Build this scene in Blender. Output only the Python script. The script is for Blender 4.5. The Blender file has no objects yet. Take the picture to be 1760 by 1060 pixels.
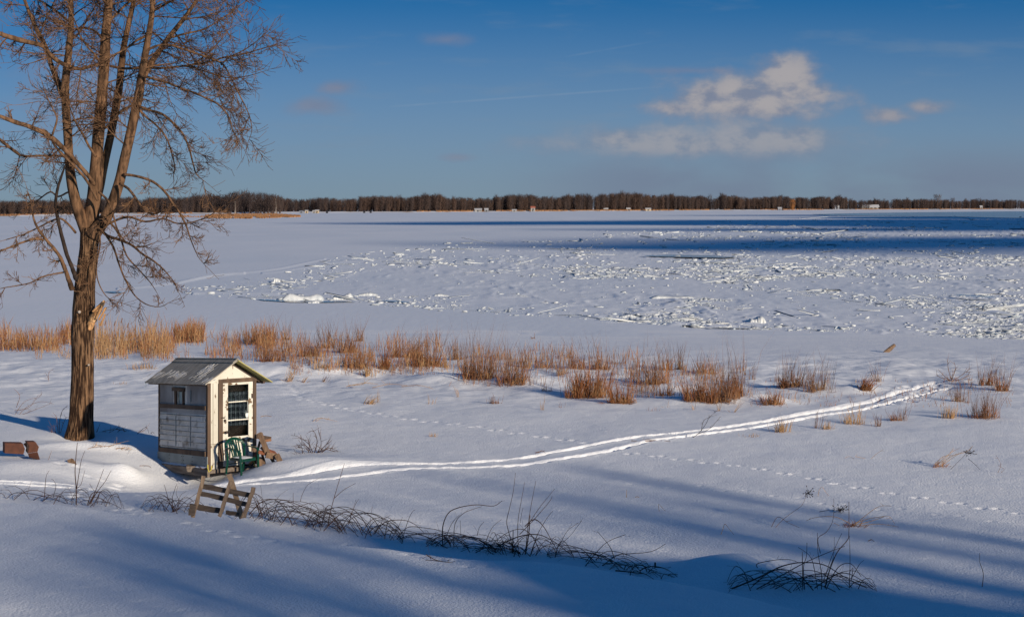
import bpy, math, random
import numpy as np
from mathutils import Vector
R = math.radians
sc = bpy.context.scene
COL = sc.collection
F = 3000.0; CX = 880.0; HY = 352.0; CZ = 6.0          # focal length in photo pixels, centre column, horizon row, eye height

# ------------------------------------------------------------------ camera
cam = bpy.data.cameras.new('camera'); camo = bpy.data.objects.new('camera', cam); COL.objects.link(camo)
camo.location = (0, 0, CZ); camo.rotation_euler = (R(90), 0, 0)
cam.sensor_width = 36; cam.lens = 36*F/1760.0
cam.shift_x = 0.0; cam.shift_y = (HY-530)/1760.0
cam.clip_start = 0.5; cam.clip_end = 20000
sc.camera = camo
# ------------------------------------------------------------------ light
SUN = Vector((0.62, -0.74, 0.262)).normalized()
sl = bpy.data.lights.new('sun', 'SUN'); so = bpy.data.objects.new('sun', sl); COL.objects.link(so)
sl.energy = 5.0; sl.angle = R(0.9); sl.color = (1.0, 0.87, 0.70)
so.rotation_euler = SUN.to_track_quat('Z', 'Y').to_euler()
sc.view_settings.view_transform = 'Standard'; sc.view_settings.look = 'None'
sc.view_settings.exposure = 0.07; sc.view_settings.gamma = 1.0
# ------------------------------------------------------------------ sky
world = bpy.data.worlds.new('World'); sc.world = world; world.use_nodes = True
def build_world():
    nt = world.node_tree; nt.nodes.clear()
    N = nt.nodes.new; L = nt.links.new
    def M(op, a, b=None, c=None, clamp=False):
        n = N('ShaderNodeMath'); n.operation = op; n.use_clamp = clamp
        for i, v in enumerate((a, b, c)):
            if v is None: continue
            if isinstance(v, (int, float)): n.inputs[i].default_value = v
            else: L(v, n.inputs[i])
        return n.outputs[0]
    def SM(v, lo, hi):
        n = N('ShaderNodeMapRange'); n.interpolation_type = 'SMOOTHSTEP'; n.inputs['From Min'].default_value = lo; n.inputs['From Max'].default_value = hi
        L(v, n.inputs['Value']); return n.outputs['Result']
    def MIX(f, a, b, t='MIX'):
        n = N('ShaderNodeMix'); n.data_type = 'RGBA'; n.blend_type = t
        if isinstance(f, (int, float)): n.inputs[0].default_value = f
        else: L(f, n.inputs[0])
        for k, v in ((6, a), (7, b)):
            if isinstance(v, tuple): n.inputs[k].default_value = v
            else: L(v, n.inputs[k])
        return n.outputs[2]
    tc = N('ShaderNodeTexCoord'); sep = N('ShaderNodeSeparateXYZ'); L(tc.outputs['Generated'], sep.inputs[0])
    X, Y, Z = sep.outputs
    cmb = N('ShaderNodeCombineXYZ'); L(X, cmb.inputs[0]); L(Y, cmb.inputs[1])
    L(M('ADD', M('MULTIPLY', M('MAXIMUM', Z, 0.0), 6.0), 0.12), cmb.inputs[2])
    nrm = N('ShaderNodeVectorMath'); nrm.operation = 'NORMALIZE'; L(cmb.outputs[0], nrm.inputs[0])
    sky = N('ShaderNodeTexSky'); sky.sky_type = 'NISHITA'; sky.sun_disc = False
    sky.sun_elevation = math.asin(SUN.z); sky.sun_rotation = math.atan2(SUN.x, SUN.y)
    sky.air_density = 1.3; sky.dust_density = 0.6; sky.ozone_density = 3.0; sky.altitude = 50
    L(nrm.outputs[0], sky.inputs[0])
    col = MIX(1.0, sky.outputs[0], (SKYTINT[0], SKYTINT[1], SKYTINT[2], 1), 'MULTIPLY')
    hs = N('ShaderNodeHueSaturation'); hs.inputs['Saturation'].default_value = 1.12; L(col, hs.inputs['Color']); col = hs.outputs[0]
    # grey band of far cloud low over the far shore
    a = M('DIVIDE', X, M('MAXIMUM', Y, 0.05)); e = M('DIVIDE', Z, M('MAXIMUM', Y, 0.05))
    ahead = SM(Y, 0.3, 0.6)
    def noise(sx, sy, scale, det=6, ox=0.0, oy=0.0, rough=0.55):
        c = N('ShaderNodeCombineXYZ')
        L(M('ADD', M('MULTIPLY', a, sx), ox), c.inputs[0]); L(M('ADD', M('MULTIPLY', e, sy), oy), c.inputs[1])
        n = N('ShaderNodeTexNoise'); n.inputs['Scale'].default_value = scale; n.inputs['Detail'].default_value = det; n.inputs['Roughness'].default_value = rough
        L(c.outputs[0], n.inputs['Vector']); return n.outputs['Fac']
    soft = noise(1, 2.4, 9, 4, 3.1, 1.0)
    hz = M('SUBTRACT', 1.0, SM(e, -0.01, 0.125)); hz = M('POWER', hz, 0.75)
    col = MIX(M('MULTIPLY', hz, M('MULTIPLY', ahead, 0.95)), col, (1.9, 2.5, 3.1, 1))
    bank = M('MULTIPLY', M('MULTIPLY', SM(a, -0.03, 0.09), M('SUBTRACT', 1.0, SM(e, 0.012, 0.045))), M('MULTIPLY', SM(soft, 0.25, 0.6), ahead))
    col = MIX(M('MULTIPLY', bank, 0.7), col, (1.55, 1.90, 2.75, 1))
    wis = noise(1, 5, 14, 5, 7.0, 2.0)
    col = MIX(M('MULTIPLY', M('MULTIPLY', SM(wis, 0.5, 0.8), ahead), 0.3), col, (1.9, 2.5, 3.3, 1))
    def px(x, y): return ((x-CX)/F, (HY-y)/F)
    def blob(x, y, w, h, p=1.0):
        ax, ey = px(x, y)
        dx = M('DIVIDE', M('SUBTRACT', a, ax), 1.22*w/F); dy = M('DIVIDE', M('SUBTRACT', e, ey), 1.3*h/F)
        r = M('SQRT', M('ADD', M('MULTIPLY', dx, dx), M('MULTIPLY', dy, dy)))
        return M('MULTIPLY', M('SUBTRACT', 1.0, r), p)
    def union(bl):
        u = bl[0]
        for b in bl[1:]: u = M('SMOOTH_MAX', u, b, 0.25)
        return u
    n1 = noise(1, 1.6, 46, 7, 1.0, 0.0, 0.55); n2 = noise(1, 1.6, 46, 7, 1.22, 0.33, 0.55)
    lit = SM(M('SUBTRACT', n1, n2), -0.20, 0.10)
    def cloud(bl, lo, hi, strength, litc, darkc, col, boost=0.0):
        u = union(bl)
        d = M('ADD', u, M('MULTIPLY', M('SUBTRACT', n1, 0.5), 1.35))
        m = M('MULTIPLY', M('MULTIPLY', SM(d, lo, hi), strength), ahead)
        c = MIX(M('MULTIPLY', lit, SM(d, lo, hi+0.25)), darkc, litc)
        return MIX(m, col, c)
    LC = (3.7, 3.5, 3.6, 1); DC = (1.9, 2.2, 3.0, 1)
    col = cloud([blob(1235, 170, 95, 34), blob(1350, 135, 62, 42), blob(1290, 178, 150, 30), blob(1270, 168, 110, 40), blob(1345, 160, 70, 44), blob(1400, 165, 62, 26, .8), blob(1160, 185, 60, 18, .7)], -0.12, 0.62, 0.95, LC, DC, col)
    col = cloud([blob(1060, 240, 55, 18), blob(1150, 240, 70, 24), blob(1260, 235, 80, 28), blob(1370, 240, 70, 24), blob(1200, 248, 240, 18, .95), blob(1320, 240, 110, 22)], -0.45, 0.75, 0.8, (3.2, 3.2, 3.5, 1), (1.9, 2.3, 3.1, 1), col)
    col = cloud([blob(1530, 198, 62, 17), blob(1590, 185, 45, 14)], 0.05, 0.9, 0.8, (3.2, 3.0, 3.2, 1), DC, col)
    col = cloud([blob(540, 182, 55, 16), blob(580, 150, 38, 14)], -0.15, 1.0, 0.62, (2.3, 2.2, 2.7, 1), (1.9, 2.0, 2.7, 1), col)
    col = cloud([blob(770, 68, 50, 12), blob(785, 271, 34, 8), blob(1190, 122, 90, 7), blob(130, 170, 110, 90)], -0.1, 1.1, 0.45, (2.2, 2.2, 2.8, 1), (1.9, 2.0, 2.8, 1), col)
    # two thin vapour streaks
    def streak(x0, y0, x1, y1, w, s, col):
        (a0, e0), (a1, e1) = px(x0, y0), px(x1, y1); sl_ = (e1-e0)/(a1-a0)
        dd = M('ABSOLUTE', M('SUBTRACT', M('SUBTRACT', e, e0), M('MULTIPLY', M('SUBTRACT', a, a0), sl_)))
        m = M('SUBTRACT', 1.0, SM(dd, 0.0, w/F))
        m = M('MULTIPLY', m, M('MULTIPLY', SM(a, a0-.01, a0+.02), M('SUBTRACT', 1.0, SM(a, a1-.03, a1+.01))))
        m = M('MULTIPLY', M('MULTIPLY', m, ahead), M('MULTIPLY', SM(noise(1, 1, 40, 3, 2.0, 9.0), .3, .6), s))
        return MIX(m, col, (3.0, 3.6, 4.4, 1))
    col = streak(665, 184, 1160, 148, 3.0, 0.16, col); col = streak(960, 100, 1120, 72, 3.0, 0.12, col)
    # the blue deepens towards the zenith
    z2 = SM(Z, 0.08, 0.5)
    col = MIX(z2, col, MIX(1.0, col, (ZEN[0], ZEN[1], ZEN[2], 1), 'MULTIPLY'))
    bg = N('ShaderNodeBackground'); bg.inputs['Strength'].default_value = 0.10; L(col, bg.inputs['Color'])
    out = N('ShaderNodeOutputWorld'); L(bg.outputs[0], out.inputs[0])
SKYTINT = (0.66, 1.10, 1.40); ZEN = (1.20, 0.74, 0.78)
build_world()

# ------------------------------------------------------------------ helpers
rnd = random.Random(7)
def smooth(t):
    t = np.clip(t, 0, 1); return t*t*(3-2*t)
def _hash(ix, iy, seed):
    h = (ix.astype(np.int64)*374761393 + iy.astype(np.int64)*668265263 + seed*974711) & 0x7fffffff
    h = ((h ^ (h >> 13))*1274126177) & 0x7fffffff
    return ((h ^ (h >> 16)) & 0xffff)/65535.0
def vnoise(x, y, seed=0):
    ix = np.floor(x); iy = np.floor(y); fx = x-ix; fy = y-iy
    fx = fx*fx*fx*(fx*(fx*6-15)+10); fy = fy*fy*fy*(fy*(fy*6-15)+10)
    a = _hash(ix, iy, seed); b = _hash(ix+1, iy, seed); c = _hash(ix, iy+1, seed); d = _hash(ix+1, iy+1, seed)
    return (a+(b-a)*fx)*(1-fy)+(c+(d-c)*fx)*fy-0.5
def fbm(x, y, seed=0, o=4):
    s = 0; a = 1.0
    for k in range(o):
        s = s+a*vnoise(x*2**k+17.3*k, y*2**k-9.1*k, seed+k); a *= .5
    return s
def tag(o, label=None, cat=None, group=None, kind=None):
    if label: o['label'] = label
    if cat: o['category'] = cat
    if group: o['group'] = group
    if kind: o['kind'] = kind
    return o
def empty(name, loc=(0, 0, 0), rz=0):
    o = bpy.data.objects.new(name, None); COL.objects.link(o); o.location = loc; o.rotation_euler = (0, 0, rz)
    o.empty_display_size = .2; return o
class MB:
    def __init__(s): s.v = []; s.f = []
    def add(s, vs, fs):
        n = len(s.v); s.v.extend([tuple(v) for v in vs]); s.f.extend([tuple(i+n for i in f) for f in fs])
    def box(s, a, b, j=0.0):
        (x0, y0, z0), (x1, y1, z1) = a, b
        q = lambda: rnd.uniform(-j, j) if j else 0
        s.add([(x+q(), y+q(), z+q()) for x, y, z in ((x0,y0,z0),(x1,y0,z0),(x1,y1,z0),(x0,y1,z0),(x0,y0,z1),(x1,y0,z1),(x1,y1,z1),(x0,y1,z1))],
              [(0,3,2,1),(4,5,6,7),(0,1,5,4),(1,2,6,5),(2,3,7,6),(3,0,4,7)])
    def bar(s, p, q, w, h, up=(0, 0, 1), j=0.0):
        p = Vector(p); q = Vector(q); d = (q-p).normalized(); u = Vector(up); r = d.cross(u).normalized(); u = r.cross(d).normalized()
        vs = []
        for c in (p, q):
            for a, b in ((-1,-1),(1,-1),(1,1),(-1,1)):
                vs.append(c+r*(a*w/2+rnd.uniform(-j, j))+u*(b*h/2+rnd.uniform(-j, j))+d*rnd.uniform(-j, j))
        s.add(vs, [(0,1,2,3),(7,6,5,4),(0,4,5,1),(1,5,6,2),(2,6,7,3),(3,7,4,0)])
    def tube(s, pts, rad, sides=6, cap=True, wob=0.0):
        n = len(pts); pts = [Vector(p) for p in pts]
        if not hasattr(rad, '__len__'): rad = [rad]*n
        t = (pts[1]-pts[0]).normalized()
        r = t.cross(Vector((0.31, 0.17, 0.93)))
        if r.length < 1e-3: r = t.cross(Vector((1, 0, 0)))
        r.normalize(); vs = []
        cs = [(math.cos(2*math.pi*k/sides), math.sin(2*math.pi*k/sides)) for k in range(sides)]
        for i in range(n):
            if i < n-1: t = (pts[i+1]-pts[i])
            if i > 0 and i < n-1: t = (pts[i+1]-pts[i-1])
            t = t.normalized(); r = (r-t*r.dot(t)).normalized(); b = t.cross(r)
            for c, q in cs:
                k = rad[i]*(1+(rnd.uniform(-wob, wob) if wob else 0))
                vs.append(pts[i]+r*(c*k)+b*(q*k))
        fs = [(i*sides+k, i*sides+(k+1) % sides, (i+1)*sides+(k+1) % sides, (i+1)*sides+k) for i in range(n-1) for k in range(sides)]
        if cap: fs.append(tuple(range(sides))[::-1]); fs.append(tuple((n-1)*sides+k for k in range(sides)))
        s.add(vs, fs)
    def build(s, name, mat, parent=None, smooth_=False, bevel=0):
        me = bpy.data.meshes.new(name); me.from_pydata(s.v, [], s.f); me.materials.append(mat); me.update()
        o = bpy.data.objects.new(name, me); COL.objects.link(o)
        if smooth_: me.polygons.foreach_set('use_smooth', [True]*len(me.polygons))
        if parent: o.parent = parent
        if bevel:
            m = o.modifiers.new('bevel', 'BEVEL'); m.width = bevel; m.segments = 2; m.limit_method = 'ANGLE'
        return o
def npmesh(name, V, Q, mat, parent=None, smooth_=False):
    me = bpy.data.meshes.new(name); k = Q.shape[1]
    me.vertices.add(len(V)); me.vertices.foreach_set('co', np.ascontiguousarray(V, dtype=np.float32).ravel())
    me.loops.add(Q.size); me.loops.foreach_set('vertex_index', np.ascontiguousarray(Q, dtype=np.int32).ravel())
    me.polygons.add(len(Q)); me.polygons.foreach_set('loop_start', np.arange(0, Q.size, k, dtype=np.int32))
    me.polygons.foreach_set('loop_total', np.full(len(Q), k, dtype=np.int32))
    me.update(calc_edges=True); me.validate()
    if smooth_: me.polygons.foreach_set('use_smooth', np.ones(len(Q), dtype=bool))
    me.materials.append(mat)
    o = bpy.data.objects.new(name, me); COL.objects.link(o)
    if parent: o.parent = parent
    return o
# ------------------------------------------------------------------ materials
def mat(name, c1, c2=None, scale=3.0, stretch=(1, 1, 1), rough=0.8, bump=0.0, bscale=None, detail=5, lo=.35, hi=.65, c3=None, s3=1.0, lo3=.5, hi3=.6, bdist=0.02, spec=0.3, metal=0.0, world_space=False):
    m = bpy.data.materials.new(name); m.use_nodes = True; nt = m.node_tree; b = nt.nodes['Principled BSDF']; N = nt.nodes.new; L = nt.links.new
    b.inputs['Roughness'].default_value = rough; b.inputs['Specular IOR Level'].default_value = spec; b.inputs['Metallic'].default_value = metal
    if c2 is None: c2 = tuple(x*.8 for x in c1)
    tc = N('ShaderNodeTexCoord'); mp = N('ShaderNodeMapping'); mp.inputs['Scale'].default_value = stretch
    if world_space:
        g = N('ShaderNodeNewGeometry'); L(g.outputs['Position'], mp.inputs[0])
    else: L(tc.outputs['Object'], mp.inputs[0])
    n = N('ShaderNodeTexNoise'); n.inputs['Scale'].default_value = scale; n.inputs['Detail'].default_value = detail; L(mp.outputs[0], n.inputs['Vector'])
    r = N('ShaderNodeMapRange'); r.inputs['From Min'].default_value = lo; r.inputs['From Max'].default_value = hi; L(n.outputs['Fac'], r.inputs['Value'])
    mx = N('ShaderNodeMix'); mx.data_type = 'RGBA'; L(r.outputs[0], mx.inputs[0]); mx.inputs[6].default_value = (*c1, 1); mx.inputs[7].default_value = (*c2, 1)
    col = mx.outputs[2]
    if c3:
        n3 = N('ShaderNodeTexNoise'); n3.inputs['Scale'].default_value = s3; n3.inputs['Detail'].default_value = 6; L(mp.outputs[0], n3.inputs['Vector'])
        r3 = N('ShaderNodeMapRange'); r3.inputs['From Min'].default_value = lo3; r3.inputs['From Max'].default_value = hi3; L(n3.outputs['Fac'], r3.inputs['Value'])
        m3 = N('ShaderNodeMix'); m3.data_type = 'RGBA'; L(r3.outputs[0], m3.inputs[0]); L(col, m3.inputs[6]); m3.inputs[7].default_value = (*c3, 1); col = m3.outputs[2]
    L(col, b.inputs['Base Color'])
    if bump:
        nb = n
        if bscale:
            nb = N('ShaderNodeTexNoise'); nb.inputs['Scale'].default_value = bscale; nb.inputs['Detail'].default_value = 4; L(mp.outputs[0], nb.inputs['Vector'])
        bp = N('ShaderNodeBump'); bp.inputs['Strength'].default_value = bump; bp.inputs['Distance'].default_value = bdist
        L(nb.outputs['Fac'], bp.inputs['Height']); L(bp.outputs[0], b.inputs['Normal'])
    return m
MT = {}
MT['snow'] = mat('snow', (.80, .82, .86), (.86, .87, .89), .8, rough=.55, bump=.9, bscale=24.0, bdist=.022, spec=.25, world_space=True)
MT['ice'] = mat('river_ice', (.80, .82, .86), (.72, .76, .82), .05, (1, .35, 1), rough=.5, bump=.4, bscale=2.0, bdist=.05, spec=.3, world_space=True)
MT['rubble'] = mat('ice_rubble', (.60, .62, .63), (.36, .42, .47), .8, rough=.5, spec=.3, lo=.4, hi=.75)
MT['water'] = mat('open_water', (.03, .07, .11), (.05, .09, .13), .3, rough=.12, bump=.25, bscale=1.2, bdist=.1, spec=.5)
MT['farland'] = mat('far_shore_snow', (.80, .81, .84), (.42, .30, .20), .03, (1, 2, 1), rough=.9, lo=.5, hi=.62)
MT['bark'] = mat('bark', (.035, .019, .012), (.21, .122, .068), 20.0, (1, 1, .11), rough=.95, bump=1.0, bdist=.12, lo=.44, hi=.58, spec=.1)
MT['limbbark'] = mat('limb_bark', (.045, .026, .016), (.18, .100, .056), 10.0, (1, 1, .3), rough=.95, bump=.8, bdist=.03, lo=.36, hi=.62, spec=.1)
MT['twig'] = mat('twig_bark', (.085, .043, .025), (.17, .095, .052), 1.5, rough=.9, spec=.1)
MT['darktwig'] = mat('dark_bark', (.025, .017, .014), (.05, .035, .028), 6, rough=.9, spec=.1)
MT['brush'] = mat('bramble_cane', (.045, .024, .018), (.085, .045, .030), 5, rough=.85, spec=.2)
MT['torn'] = mat('torn_wood', (.62, .36, .17), (.36, .18, .07), 14, (1, 1, .25), rough=.8)
MT['rust'] = mat('rust_grass', (.29, .115, .045), (.15, .064, .034), 1.2, rough=.85, spec=.15, c3=(.36, .19, .085), s3=2.2, lo3=.52, hi3=.66)
MT['straw'] = mat('straw_grass', (.42, .27, .14), (.28, .16, .08), 1.6, rough=.85, spec=.15)
MT['stem'] = mat('grey_brown_stem', (.15, .08, .05), (.22, .12, .075), 2.0, rough=.9, spec=.1)
MT['farbark'] = mat('far_bark', (.066, .047, .042), (.10, .064, .05), .02, rough=.95, spec=.05, world_space=True)
MT['fardark'] = mat('far_bark_grey', (.055, .044, .045), (.08, .058, .052), .02, rough=.95, spec=.05, world_space=True)
MT['palebark'] = mat('pale_bark', (.42, .36, .31), (.30, .25, .21), .5, rough=.9)
MT['orange'] = mat('orange_foliage', (.38, .16, .05), (.28, .12, .04), .3, rough=.9)
MT['marsh'] = mat('marsh_reed', (.38, .17, .07), (.50, .27, .13), .06, rough=.9, world_space=True)

# ------------------------------------------------------------------ terrain
ICE = -0.6
def base_h(x, y):
    x = np.asarray(x, float); y = np.asarray(y, float)
    z = ICE*smooth((y-64-1.5*vnoise(x*.12, y*.1, 5))/26)
    yc = 31.2-(x+8.9)*.463 + .25*np.sin(x*.8+.6)+.12*np.sin(x*2.1); t = y-yc
    fade = 1-smooth((x-2.2)/3.6)
    zc = np.clip(.70-(x+8.9)*.026, 0, .9)*fade
    z = z+zc*(1-smooth((t+.25)/1.5))
    z = z+np.clip(-t, 0, 8)*.035*fade
    near = np.clip(22-y, 0, 30); z = z+near*.19*smooth(near/4+.2)
    return z
def base_solve(px, py, hf):
    k = (py-HY)/F; ds = np.linspace(max(12.0, (CZ-1.25)/k), (CZ+.75)/k, 160); r = (px-CX)/F
    out = CZ-k*ds-hf(r*ds, ds); i = int(np.argmax(out <= 0))
    if i == 0: d = ds[-1] if out[0] > 0 else ds[0]
    else: d = ds[i-1]+(ds[i]-ds[i-1])*out[i-1]/(out[i-1]-out[i])
    return Vector((r*d, d, CZ-k*d))
LUMPS = []
def lump(px, py, rx, ry, amp, rot=0.0, p=1.0):
    g = base_solve(px, py, base_h); LUMPS.append((g.x, g.y, rx, ry, amp, rot, p))
lump(290, 800, 2.0, 2.4, -.64); lump(392, 815, .8, .5, .10)                    # dip the shack stands in
lump(490, 800, 1.3, .8, .20)                      # drift in front of the chair
lump(585, 793, 1.6, .9, .08)
lump(214, 790, .42, .45, .22)                     # bright mound behind-left of the shack
lump(165, 790, 1.0, .5, .09)
lump(150, 768, 1.4, .35, .15)
lump(135, 752, 1.0, .7, -.10)
lump(60, 800, 1.7, .9, .12)
lump(1240, 994, 1.0, .9, .36)                   # big drift lower right
lump(1320, 985, .6, .5, .14)
lump(775, 655, 1.4, .8, .25); lump(740, 650, .9, .8, .2); lump(1030, 660, 2.2, 1.0, .22); lump(1130, 668, 1.6, .9, .18)
lump(1230, 688, 1.8, .8, .12); lump(1480, 672, .8, .6, .18); lump(1310, 690, .9, .5, .16); lump(560, 640, 2.6, 1.1, .2); lump(690, 635, 2.2, 1.0, .18)
lump(1420, 668, 1.2, .8, .12); lump(870, 660, 1.6, .9, .18); lump(430, 640, 2.5, 1.2, .2)
def px_to_base(pts): return [base_solve(a, b, base_h) for a, b in pts]
RUT1 = [(-60,826),(25,824),(150,821),(250,824),(380,822),(480,817),(540,811),(590,804),(640,800),(700,798),(760,797),(830,793),(900,787),(1020,764),(1100,751),(1200,741),(1300,727),(1400,709),(1500,690),(1555,672),(1612,654)]
RUT2 = [(-60,831),(25,829),(150,829),(250,829),(400,828),(500,826),(580,822),(630,815),(690,806),(800,804),(900,799),(1000,783),(1060,772),(1120,758),(1200,748),(1300,735),(1400,717),(1500,700),(1580,680),(1640,662)]
def densify(poly, n=500):
    P = np.array([(p.x, p.y) for p in px_to_base(poly)]); s = np.r_[0, np.cumsum(np.hypot(*np.diff(P, axis=0).T))]
    t = np.linspace(0, s[-1], n)
    X = np.interp(t, s, P[:, 0]); Y = np.interp(t, s, P[:, 1])
    k = np.ones(15)/15; Xp = np.convolve(np.pad(X, 7, mode='edge'), k, 'valid'); Yp = np.convolve(np.pad(Y, 7, mode='edge'), k, 'valid')
    return Xp, Yp
RUTS = [densify(RUT1), densify(RUT2)]
def track_y(k, x): X, Y = RUTS[k]; return np.interp(x, X, Y, left=-99, right=-99)
FOOT = []
def prints(poly, step, jit, rad, dep, pair=.14):
    P = np.array([(p.x, p.y) for p in px_to_base(poly)]); s = np.r_[0, np.cumsum(np.hypot(*np.diff(P, axis=0).T))]
    t = 0.0; side = 1
    while t < s[-1]:
        x = np.interp(t, s, P[:, 0]); y = np.interp(t, s, P[:, 1])
        FOOT.append((x+rnd.uniform(-jit, jit), y+side*pair+rnd.uniform(-jit, jit), rad, dep)); side = -side; t += step*rnd.uniform(.8, 1.2)
prints([(500,660),(520,685),(600,702),(700,718),(770,726),(860,738),(950,752),(1010,760)], .42, .06, .11, .09)
prints([(1060,775),(1150,785),(1250,797),(1350,812),(1450,832),(1560,852),(1650,865),(1745,880)], .40, .05, .09, .09)
prints([(1090,833),(1200,838),(1330,851),(1450,866),(1560,876),(1735,895)], .6, .08, .08, .05)
prints([(185,872),(260,888),(330,902),(420,920),(500,932),(600,938),(700,952),(800,968),(900,985)], .34, .07, .10, .07)
prints([(150,868),(130,850),(145,838),(160,822),(175,812),(200,806),(215,800)], .28, .08, .11, .10)
prints([(90,790),(120,797),(160,801),(215,806)], .45, .10, .12, .08); prints([(100,760),(180,762),(240,762)], .6, .05, .10, .04)
prints([(190,842),(230,850),(270,858)], .5, .05, .08, .05)
# walked-through snow round the shrub at the track's end
for k in range(46): 
    g = base_solve(rnd.uniform(1500, 1640), 0, base_h) if False else None
for a, b in (((1538,668),(1585,660)),((1548,690),(1590,668)),((1560,693),(1618,657)),((1590,663),(1618,655)),((1500,700),(1545,690))):
    prints([a, b], .22, .12, .15, .13)
def snow_h(x, y):
    z = base_h(x, y)
    for (cx, cy, rx, ry, amp, rot, p) in LUMPS:
        z = z+amp*np.exp(-(((x-cx)/rx)**2+((y-cy)/ry)**2))
    w = smooth((y-10)/8)*(1-smooth((y-70)/20))
    z = z+w*(.045*fbm(x*.28+3, y*.22, 11, 3)+.012*fbm(x*1.1, y*.8+4, 21, 3))
    gz = np.exp(-((y-62)/9)**2); z = z+gz*.11*fbm(x*.9, y*.7, 31, 3)
    z = z+.006*fbm(x*4, y*4, 41, 2)*smooth((95-y)/10)
    return z
def snow_detail(x, y):
    z = snow_h(x, y)
    for k, (X, Y) in enumerate(RUTS):
        yt = np.interp(x, X, Y); on = smooth((x-X[0])/.5)*(1-smooth((x-X[-1]+.6)/.8))
        sl = np.gradient(Y, X); c = 1/np.sqrt(1+np.interp(x, X, sl)**2)
        wide = 1+.35*(k == 0)*(np.exp(-((x+4.1)/1.2)**2)*3.0+np.exp(-((x-9.5)/2.6)**2)*2.2)
        d = (y-yt)*c+.03*vnoise(x*5, y*3, 60+k)
        prof = -.085*np.exp(-(d/(.062*wide))**2)+.014*np.exp(-((d-.17*wide)/.08)**2)+.008*np.exp(-((d+.18)/.1)**2)+.055*vnoise(x*7, d*9, 68+k)*np.exp(-(d/.16)**2)
        z = z+on*prof*(1+.5*vnoise(x*3, y, 63+k))*wide**.5
    return z
def foot_apply(X, Y, Z, rowy):
    ang = X[0]/Y[0]
    for (fx, fy, r, dp) in FOOT:
        i0 = np.searchsorted(rowy, fy-3*r); i1 = np.searchsorted(rowy, fy+3*r)
        j0 = np.searchsorted(ang, (fx-3*r)/fy); j1 = np.searchsorted(ang, (fx+3*r)/fy)
        if i1 <= i0 or j1 <= j0: continue
        x = X[i0:i1, j0:j1]; y = Y[i0:i1, j0:j1]; q = np.hypot(x-fx, y-fy)/r
        Z[i0:i1, j0:j1] += .30*(-dp*np.exp(-q**2*1.6)+dp*.15*np.exp(-((q-1.7)/.5)**2))
    return Z
def fan(rowy, ang):
    Y = np.repeat(rowy[:, None], len(ang), 1); X = Y*ang[None, :]; return X, Y
def gridmesh(name, X, Y, Z, m):
    n, k = X.shape; V = np.stack([X.ravel(), Y.ravel(), Z.ravel()], 1)
    i = np.arange(n-1)[:, None]*k+np.arange(k-1)[None, :]
    Q = np.stack([i, i+1, i+1+k, i+k], -1).reshape(-1, 4)
    return npmesh(name, V, Q, m, smooth_=True)
def rows(y0, y1, s0):
    r = [y0]
    while r[-1] < y1: r.append(r[-1]+s0(r[-1]))
    return np.array(r)
ang = np.r_[np.linspace(-1.2, -.345, 60)[:-1], np.linspace(-.345, .345, 1250), np.linspace(.345, 1.2, 60)[1:]]
ry = np.r_[rows(4, 21, lambda y: .35)[:-1], rows(21, 100, lambda y: .045*max(.7, (y/40.0))**1.2)]
X, Y = fan(ry, ang); Z = foot_apply(X, Y, snow_detail(X, Y), ry)
Z = np.where(Y > 92, Z-(Y-92)*.12, Z)
tag(gridmesh('snow_ground', X, Y, Z, MT['snow']), kind='structure')
# snow behind the viewpoint, carrying the trees and the added house that throw the long shadows
xs = np.linspace(-160, 220, 60); ys = np.r_[np.linspace(-160, 0, 34), [4.0]]
X, Y = np.meshgrid(xs, ys); Z = snow_h(X*0+0.0, np.full_like(Y, 4.0))*0+float(base_h(0., 4.))-.05
tag(gridmesh('snow_bank', X, Y, Z+.2*fbm(X*.05, Y*.05, 3, 2)-.25, MT['snow']), kind='structure')
GX0, GY0, GS = -45.0, 14.0, .2
_gx, _gy = np.meshgrid(np.arange(GX0, 45, GS), np.arange(GY0, 130, GS)); GRID = snow_h(_gx, _gy)
def hz(x, y):
    u = np.clip((np.asarray(x, float)-GX0)/GS, 0, GRID.shape[1]-2.001); v = np.clip((np.asarray(y, float)-GY0)/GS, 0, GRID.shape[0]-2.001)
    i = np.floor(u).astype(int); j = np.floor(v).astype(int); a = u-i; b = v-j
    return (GRID[j, i]*(1-a)+GRID[j, i+1]*a)*(1-b)+(GRID[j+1, i]*(1-a)+GRID[j+1, i+1]*a)*b
def G(px, py):
    return base_solve(px, py, hz)
def G2(px, py, D=None):
    g = G(px, py); return (g.x, g.y, g.z)
def P(px, py, D): return Vector(((px-CX)*D/F, D, CZ-(py-HY)*D/F))

# ------------------------------------------------------------------ river ice
def topix(x, y): return CX+F*x/y, HY+F*(CZ-ICE)/y
LOWB = ([0, 150, 270, 480, 620, 800, 1000, 1200, 1450, 1735, 2200], [470, 495, 506, 521, 524, 540, 550, 566, 574, 588, 600])
UPB = ([0, 270, 480, 560, 650, 800, 1000, 1300, 1735, 2200], [470, 478, 470, 440, 425, 412, 400, 372, 366, 366])
def rubble_mask(px, py):
    lo = np.interp(px, *LOWB); up = np.interp(px, *UPB)
    m = smooth((lo-py)/5)*smooth((py-up)/14)*smooth((px-180)/300)
    dens = np.clip(.35+.65*smooth((px-500)/550), 0, 1)
    dens = dens*(1-.55*np.exp(-((py-428)/14)**2)*(1-smooth((px-1250)/200)))
    return m*dens
ry = np.r_[rows(86, 420, lambda y: y*y/(F*6.6)*1.1)[:-1], rows(420, 2700, lambda y: min(40, y*y/(F*6.6)*1.1))]
ang = np.r_[np.linspace(-1.0, -.345, 30)[:-1], np.linspace(-.345, .345, 1150), np.linspace(.345, 1.0, 30)[1:]]
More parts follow.
